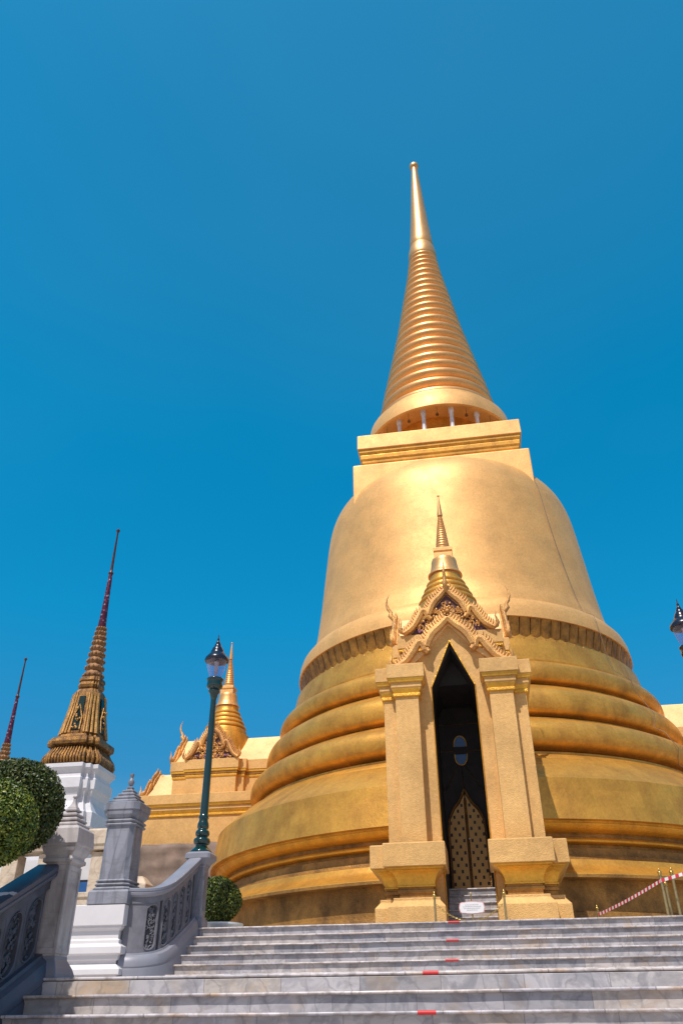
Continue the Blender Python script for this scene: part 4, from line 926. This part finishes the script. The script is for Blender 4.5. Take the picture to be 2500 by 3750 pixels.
# ------------------------------------------------------------------ grey chamfered pillar, its white wall, the white newel
gp = thing('grey_marble_pillar', 'tall chamfered grey marble pillar with stepped cap on the white wall', 'pillar', (-6.31, 14.33, 1.77))
MB().rect(-0.36, 0.36, -0.36, 0.36, [(0.0, 0.0), (0.0, 0.20), (-0.03, 0.225)]).build('base_block', M_GREY, gp, 0, 0.012)
MB().rect(-0.27, 0.27, -0.27, 0.27, [(0.05, 0.22), (0.06, 0.25), (0.04, 0.275), (0.01, 0.28), (0.03, 0.295), (0.045, 0.315), (0.03, 0.335), (0.0, 0.34), (0.02, 0.355), (0.035, 0.375), (0.02, 0.395), (0.0, 0.40), (-0.012, 1.27), (0.015, 1.275), (0.03, 1.295), (0.015, 1.315), (-0.005, 1.32), (0.02, 1.34), (0.03, 1.36), (0.015, 1.38), (0.0, 1.385)], 0.07).build('shaft', M_GREY, gp, 30)
MB().rect(-0.27, 0.27, -0.27, 0.27, [(-0.01, 1.38), (0.0, 1.40), (0.05, 1.46), (0.06, 1.52), (0.06, 1.53), (0.075, 1.54), (0.07, 1.66), (0.05, 1.675)], 0.09).build('capital', M_GREY, gp, 30)
pr = []
for i in range(5):
    a = 0.27 - 0.055 * i; z = 1.67 + 0.072 * i
    pr += [(a - 0.03, z), (a, z + 0.012), (a + 0.004, z + 0.03), (a - 0.01, z + 0.042), (a - 0.045, z + 0.05), (a - 0.05, z + 0.072)]
MB().rect(0, 0, 0, 0, pr).build('stepped_cap', M_GREY, gp, 0)
MB().lathe([(0.03, 2.02), (0.05, 2.05), (0.06, 2.09), (0.045, 2.13), (0.028, 2.15), (0.028, 2.18), (0.04, 2.20), (0.035, 2.24), (0.0, 2.25)], 16).build('finial', M_GREY, gp, 50)

wallp = [(0.10, LZ), (0.10, 0.62), (0.05, 0.68), (0.05, 0.72), (0.14, 0.74), (0.14, 0.82), (0.02, 0.90), (0.02, 0.94), (0.06, 0.96), (0.06, 1.02), (0.12, 1.04), (0.12, 1.14), (0.03, 1.19), (0.03, 1.24), (0.0, 1.26), (0.0, 1.38), (0.05, 1.42), (0.05, 1.45), (0.08, 1.455), (0.08, 1.76), (0.06, 1.77)]
tag(MB().rect(-9.2, -6.06, 14.06, 15.9, [(o, z - LZ) for o, z in wallp]).build('moulded_wall', M_WHITE, None, 0, 0.006, (0, 0, LZ)), 'white moulded wall under the grey marble pillar at the landing', 'wall')

nw = thing('white_marble_newel', 'white veined marble newel with tiered pointed top beside the round bushes', 'newel post', (-4.50, 8.75, LZ))
MB().rect(-0.14, 0.14, -0.14, 0.14, [(0.075, 0.0), (0.07, 0.04), (0.05, 0.09), (0.02, 0.14), (0.0, 0.17), (0.0, 0.20)]).build('foot', M_RAIL, nw, 0, 0.006)
sh = MB().rect(-0.14, 0.14, -0.14, 0.14, [(-0.005, 0.19), (-0.005, 1.06), (0.0, 1.08)]).build('shaft', M_NEWEL, nw, 0, 0.006)
fr = MB()
for k in range(4):
    st = len(fr.v)
    fr.box(-0.14, -0.105, -0.146, -0.13, 0.22, 1.05); fr.box(0.105, 0.14, -0.146, -0.13, 0.22, 1.05); fr.box(-0.105, 0.105, -0.146, -0.13, 0.22, 0.27); fr.box(-0.105, 0.105, -0.146, -0.13, 1.0, 1.05)
    fr.xf(Matrix.Rotation(k * PI / 2, 4, 'Z'), st)
fr.build('raised_border', M_NEWEL, sh, 0, 0.004)
MB().rect(-0.14, 0.14, -0.14, 0.14, [(0.0, 1.07), (0.03, 1.085), (0.03, 1.12), (0.015, 1.125), (0.015, 1.15), (0.04, 1.19), (0.055, 1.23), (0.055, 1.245), (0.075, 1.26), (0.06, 1.42), (0.02, 1.455)]).build('capital', M_NEWEL, nw, 0, 0.006)
pr = []
for i in range(4):
    a = 0.155 - 0.028 * i; z = 1.45 + 0.055 * i
    pr += [(a - 0.025, z), (a, z + 0.012), (a, z + 0.028), (a - 0.02, z + 0.042)]
pr += fil([(0.05, 1.665), (0.028, 1.70), (0.016, 1.74), (0.013, 1.775)], 3) + [(0.022, 1.78), (0.022, 1.795), (0.010, 1.80)]
MB().rect(0, 0, 0, 0, pr).build('tiered_cap', M_NEWEL, nw, 0, 0.002)

# ------------------------------------------------------------------ street lamps
def make_lamp(label, loc):
    root = thing('lamp_post', label, 'lamp post', loc, 0, 'green lamp posts with glass lanterns')
    b = [(0.215, 0.0), (0.215, 0.03), (0.19, 0.06), (0.13, 0.11), (0.115, 0.15), (0.15, 0.17), (0.165, 0.22), (0.15, 0.27), (0.115, 0.29), (0.11, 0.31), (0.135, 0.33), (0.14, 0.38), (0.12, 0.42), (0.10, 0.44), (0.10, 0.46), (0.115, 0.48), (0.11, 0.55), (0.09, 0.60), (0.088, 0.64), (0.10, 0.65), (0.095, 0.69), (0.082, 0.72)]
    MB().lathe(fil(b, 2), 24).build('post_base', M_GREEN, root, 40)
    MB().lathe([(0.082, 0.70), (0.060, 3.06), (0.062, 3.10), (0.085, 3.20), (0.10, 3.24)], 20).build('shaft', M_GREEN, root, 40)
    MB().lathe(fil([(0.08, 3.22), (0.12, 3.25), (0.125, 3.29), (0.11, 3.32), (0.165, 3.36), (0.175, 3.42), (0.165, 3.50), (0.185, 3.53), (0.18, 3.56), (0.12, 3.58)], 2), 24).build('collar', M_GREEN, root, 40)
    MB().lathe(fil([(0.115, 3.57), (0.15, 3.66), (0.20, 3.82), (0.225, 3.98)], 4), 32, (0, 0), False, False).build('lantern_glass', M_GLASS, root, 60)
    l = MB().lathe([(0.022, 3.57), (0.022, 3.68), (0.04, 3.70), (0.04, 3.74), (0.045, 3.75), (0.045, 3.92), (0.055, 3.93), (0.055, 4.02)], 12)
    l.build('lamp_tube', M_BULB, root, 40)
    MB().lathe([(0.225, 3.965), (0.262, 3.97), (0.268, 4.0), (0.25, 4.05), (0.19, 4.12), (0.15, 4.17), (0.145, 4.21), (0.13, 4.22), (0.12, 4.27), (0.09, 4.31), (0.075, 4.34), (0.07, 4.37), (0.045, 4.39), (0.05, 4.41), (0.035, 4.44), (0.025, 4.47), (0.03, 4.49), (0.015, 4.53), (0.008, 4.60), (0.0, 4.64)], 28).build('hood', M_BLACK, root, 40)
    return root
lamp = make_lamp('green lamp post with clear glass lantern on the left stair pier', (-5.40, 15.95, 2.86))
l2 = copy_tree(lamp); l2.location = (4.50, 15.95, 2.86); l2['label'] = 'lantern head of the lamp post cut off by the right edge of the picture'

# ------------------------------------------------------------------ clipped bushes
def topiary(label, c, r, n, sq=(1, 1, 1), trunk=True, ground=PZ, leaf=0.022, tx=0, lm=None):
    root = thing('topiary_bush', label, 'bush', (c[0], c[1], ground), 0, 'clipped round bushes')
    rr = random.Random(int(c[0] * 100) + n)
    zc = c[2] - ground
    lumps = [(Vector((rr.gauss(0, 1), rr.gauss(0, 1), rr.gauss(0, 1))).normalized(), rr.uniform(-0.05, 0.05)) for _ in range(26)]
    def rad(d):
        s_ = 1.0
        for q, a in lumps:
            k = d.dot(q)
            if k > 0.75: s_ += a * (k - 0.75) * 4
        return r * s_
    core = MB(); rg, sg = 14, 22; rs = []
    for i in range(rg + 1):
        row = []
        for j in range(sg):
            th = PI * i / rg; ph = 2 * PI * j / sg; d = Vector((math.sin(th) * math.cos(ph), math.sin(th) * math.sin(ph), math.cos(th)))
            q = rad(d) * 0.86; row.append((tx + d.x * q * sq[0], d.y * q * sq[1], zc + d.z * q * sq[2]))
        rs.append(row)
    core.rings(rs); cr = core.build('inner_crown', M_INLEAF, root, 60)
    lf = MB()
    for i in range(n):
        d = Vector((rr.gauss(0, 1), rr.gauss(0, 1), rr.gauss(0, 1))).normalized()
        q = rad(d) * (0.85 + 0.17 * rr.random() ** 0.8 + (0.05 * rr.random() if rr.random() < 0.05 else 0))
        p = Vector((tx + d.x * q * sq[0], d.y * q * sq[1], zc + d.z * q * sq[2]))
        nn = (d * 0.7 + Vector((rr.gauss(0, .6), rr.gauss(0, .6), rr.gauss(0, .6)))).normalized()
        t = nn.orthogonal().normalized(); t = (Matrix.Rotation(rr.uniform(0, 6.28), 3, nn) @ t); b = nn.cross(t)
        L_ = leaf * rr.uniform(0.7, 1.35); w_ = L_ * 0.55
        lf.add([p - t * L_, p + b * w_ + nn * L_ * 0.2, p + t * L_, p - b * w_ + nn * L_ * 0.2], [(0, 1, 2, 3)])
    lf.build('crown', lm or M_LEAF, root, 0)
    if trunk:
        tk = MB(); tk.tube([(0, 0, 0), (0.02, 0.0, zc * 0.4), (tx * 0.6, 0.01, zc * 0.75), (tx, 0, zc)], [0.05, 0.04, 0.035, 0.03], 8)
        for k in range(5):
            a = k * 1.3; tk.tube([(tx * 0.5, 0, zc * 0.7), (tx + r * 0.4 * math.cos(a), r * 0.4 * math.sin(a), zc - r * 0.1)], [0.022, 0.01], 5)
        tk.build('trunk', M_TWIG, root, 50)
    return root
topiary('larger round clipped bush in front of the white newel cap', (-5.55, 7.92, 1.93), 0.475, 21000, (1, 1, 0.97), True, GZ, 0.017, 0.80, M_LEAFD)
topiary('nearer round clipped bush cut off by the left edge of the picture', (-5.45, 7.10, 1.60), 0.385, 19000, (1, 1, 0.98), True, GZ, 0.016, 1.03, M_LEAFB)
topiary('small clipped bush between the left lamp pier and the stupa base', (-5.42, 17.2, 2.17), 0.50, 9000, (0.98, 0.98, 0.92), True, PZ, 0.026)
tag(MB().lathe([(0.2, 0.0), (0.30, 0.03), (0.42, 0.14), (0.46, 0.17), (0.46, 0.20), (0.40, 0.20), (0.36, 0.14)], 32).build('flower_pot', M_POTW, None, 40, 0, (-5.30, 17.2, PZ)), 'pale glazed pot under the small clipped bush', 'pot')
tag(MB().rect(-0.8, 0.42, -0.5, 0.6, [(-0.12, 0), (0.0, 0.55), (0.03, 0.56), (0.03, 0.66), (-0.02, 0.66)], 0.06).build('planter', M_SOIL, None, 30, 0, (-5.40, 7.9, GZ + 1.95)), 'black planter half hidden behind the handrail under the bushes', 'planter')
tag(MB().box(-7.5, -4.87, 4.0, 8.45, 0, 1.95).build('terrace_block', M_GREY, None, 0, 0.02, (0, 0, GZ)), 'grey stone block outside the lower handrail carrying the planter', 'block')

# ------------------------------------------------------------------ brass barrier posts, chain, sign, tape
def make_post(label, loc, h, r=0.022):
    root = thing('barrier_post', label, 'barrier post', loc, 0, 'brass barrier posts on the terrace')
    MB().lathe([(0.11, 0.0), (0.11, 0.012), (0.05, 0.03), (r, 0.05), (r, h - 0.13)], 16).build('pole', M_BRASSD, root, 40)
    MB().lathe(fil([(r, h - 0.135), (r * 1.5, h - 0.13), (r * 1.5, h - 0.115), (r * 0.8, h - 0.11), (r * 1.45, h - 0.095), (r * 1.6, h - 0.075), (r * 1.1, h - 0.055), (r * 0.5, h - 0.045), (r * 0.8, h - 0.035), (r * 0.35, h - 0.02), (0.001, h)], 2), 16).build('knob', M_BRASS, root, 50)
    return root
A = make_post('short brass post left of the little white sign', (-1.00, 17.05, PZ), 0.66)
def cp(src, label, loc, sz=1.0):
    o = copy_tree(src); o.location = loc; o['label'] = label; o.scale = (sz, sz, sz); return o
cp(A, 'short brass post right of the little white sign', (0.325, 17.05, PZ))
cp(A, 'low brass post holding the lower end of the striped tape', (2.27, 19.3, PZ), 0.90)
T_ = make_post('tall brass post where the striped tape crosses, front one of the right cluster', (3.23, 16.95, PZ), 0.92, 0.026)
cp(T_, 'brass post squeezed between the two taller posts at right', (3.36, 17.3, PZ), 0.84)
cp(T_, 'rightmost tall brass post with round knob near the right edge', (3.46, 17.05, PZ), 1.02)
# chain
ch = MB(); c0, c1 = Vector((-0.97, 17.05, PZ + 0.42)), Vector((0.30, 17.05, PZ + 0.42)); nl = 46
def cat(t): return c0.lerp(c1, t) + Vector((0, 0, -0.30 * (1 - (2 * t - 1) ** 2)))
for i in range(nl):
    p = cat((i + 0.5) / nl); t = (cat((i + 1) / nl) - cat(i / nl)).normalized()
    side = Vector((0, 1, 0)) if i % 2 else t.cross(Vector((0, 1, 0)))
    pts = [p + t * (0.021 * math.cos(a)) + side * (0.012 * math.sin(a)) for a in [2 * PI * k / 8 for k in range(9)]]
    ch.tube(pts, 0.0055, 5)
tag(ch.build('brass_chain', M_BRASS, None, 50), 'gilt chain sagging between the two short brass posts', 'chain')
# sign on its stand
sg = thing('sign_stand', 'little white notice board with pink rim on a stand before the doorway', 'sign', (-0.305, 17.35, PZ))
MB().lathe([(0.10, 0), (0.10, 0.012), (0.02, 0.03), (0.013, 0.05), (0.013, 0.60), (0.02, 0.61), (0.014, 0.64), (0.001, 0.66)], 12).build('stem', M_BRASSD, sg, 40)
def plate(w_, h_, c):
    o_ = []
    for k in range(40):
        a = 2 * PI * k / 40; ca, sa = math.cos(a), math.sin(a)
        e = 0.45; o_.append((c[0] + w_ / 2 * math.copysign(abs(ca) ** e, ca) * (1 - 0.05 * math.sin(6 * a) ** 2), c[1] + h_ / 2 * math.copysign(abs(sa) ** e, sa) * (1 - 0.10 * math.sin(4 * a) ** 2)))
    return o_
bd = MB().prism(plate(0.50, 0.225, (0, 0.38)), lambda a, b: (a, -0.030, b), lambda a, b: (a, -0.018, b)).build('board_rim', M_PINK, sg, 0)
MB().prism(plate(0.47, 0.20, (0, 0.38)), lambda a, b: (a, -0.036, b), lambda a, b: (a, -0.0305, b)).build('board', M_SIGN, sg, 0)
for k, (l, z) in enumerate(((0.13, 0.425), (0.17, 0.395), (0.16, 0.365), (0.10, 0.335))):
    x = -l; tx = MB()
    while x < l:
        q = rnd.uniform(0.008, 0.03); tx.box(x, min(x + q, l), -0.0385, -0.0365, z, z + rnd.uniform(0.006, 0.010)); x += q + 0.007
    tx.build('lettering_line', M_GREYTXT, sg, 0)
# striped tape
pts = []
a0, a1, a2 = Vector((2.27, 19.27, PZ + 0.40)), Vector((3.22, 16.91, PZ + 0.70)), Vector((4.35, 16.4, PZ + 0.98))
for k in range(25): pts.append(a0.lerp(a1, k / 24) + Vector((0, 0, -0.025 * math.sin(PI * k / 24))))
for k in range(1, 17): pts.append(a1.lerp(a2, k / 16) + Vector((0, 0, -0.02 * math.sin(PI * k / 16))))
me = bpy.data.meshes.new('barrier_tape'); vs = []; fs = []; uv = []; s_ = 0; ss = []
for i, p in enumerate(pts):
    if i: s_ += (p - pts[i - 1]).length
    ss.append(s_); tw = 0.12 * math.sin(i * 0.9); vs += [(p.x, p.y + tw * 0.03, p.z + 0.028), (p.x, p.y - tw * 0.03, p.z - 0.028)]
for i in range(len(pts) - 1): fs.append((2 * i, 2 * i + 1, 2 * i + 3, 2 * i + 2))
me.from_pydata(vs, [], fs); ul = me.uv_layers.new(name='UVMap')
for p in me.polygons:
    for li in p.loop_indices:
        vi = me.loops[li].vertex_index; ul.data[li].uv = (ss[vi // 2] / 0.135, vi % 2)
me.materials.append(M_TAPE); tape = bpy.data.objects.new('barrier_tape', me); scene.collection.objects.link(tape)
sm = tape.modifiers.new('thickness', 'SOLIDIFY'); sm.thickness = 0.003
tag(tape, 'red and white striped barrier tape slanting across the terrace at right', 'tape')
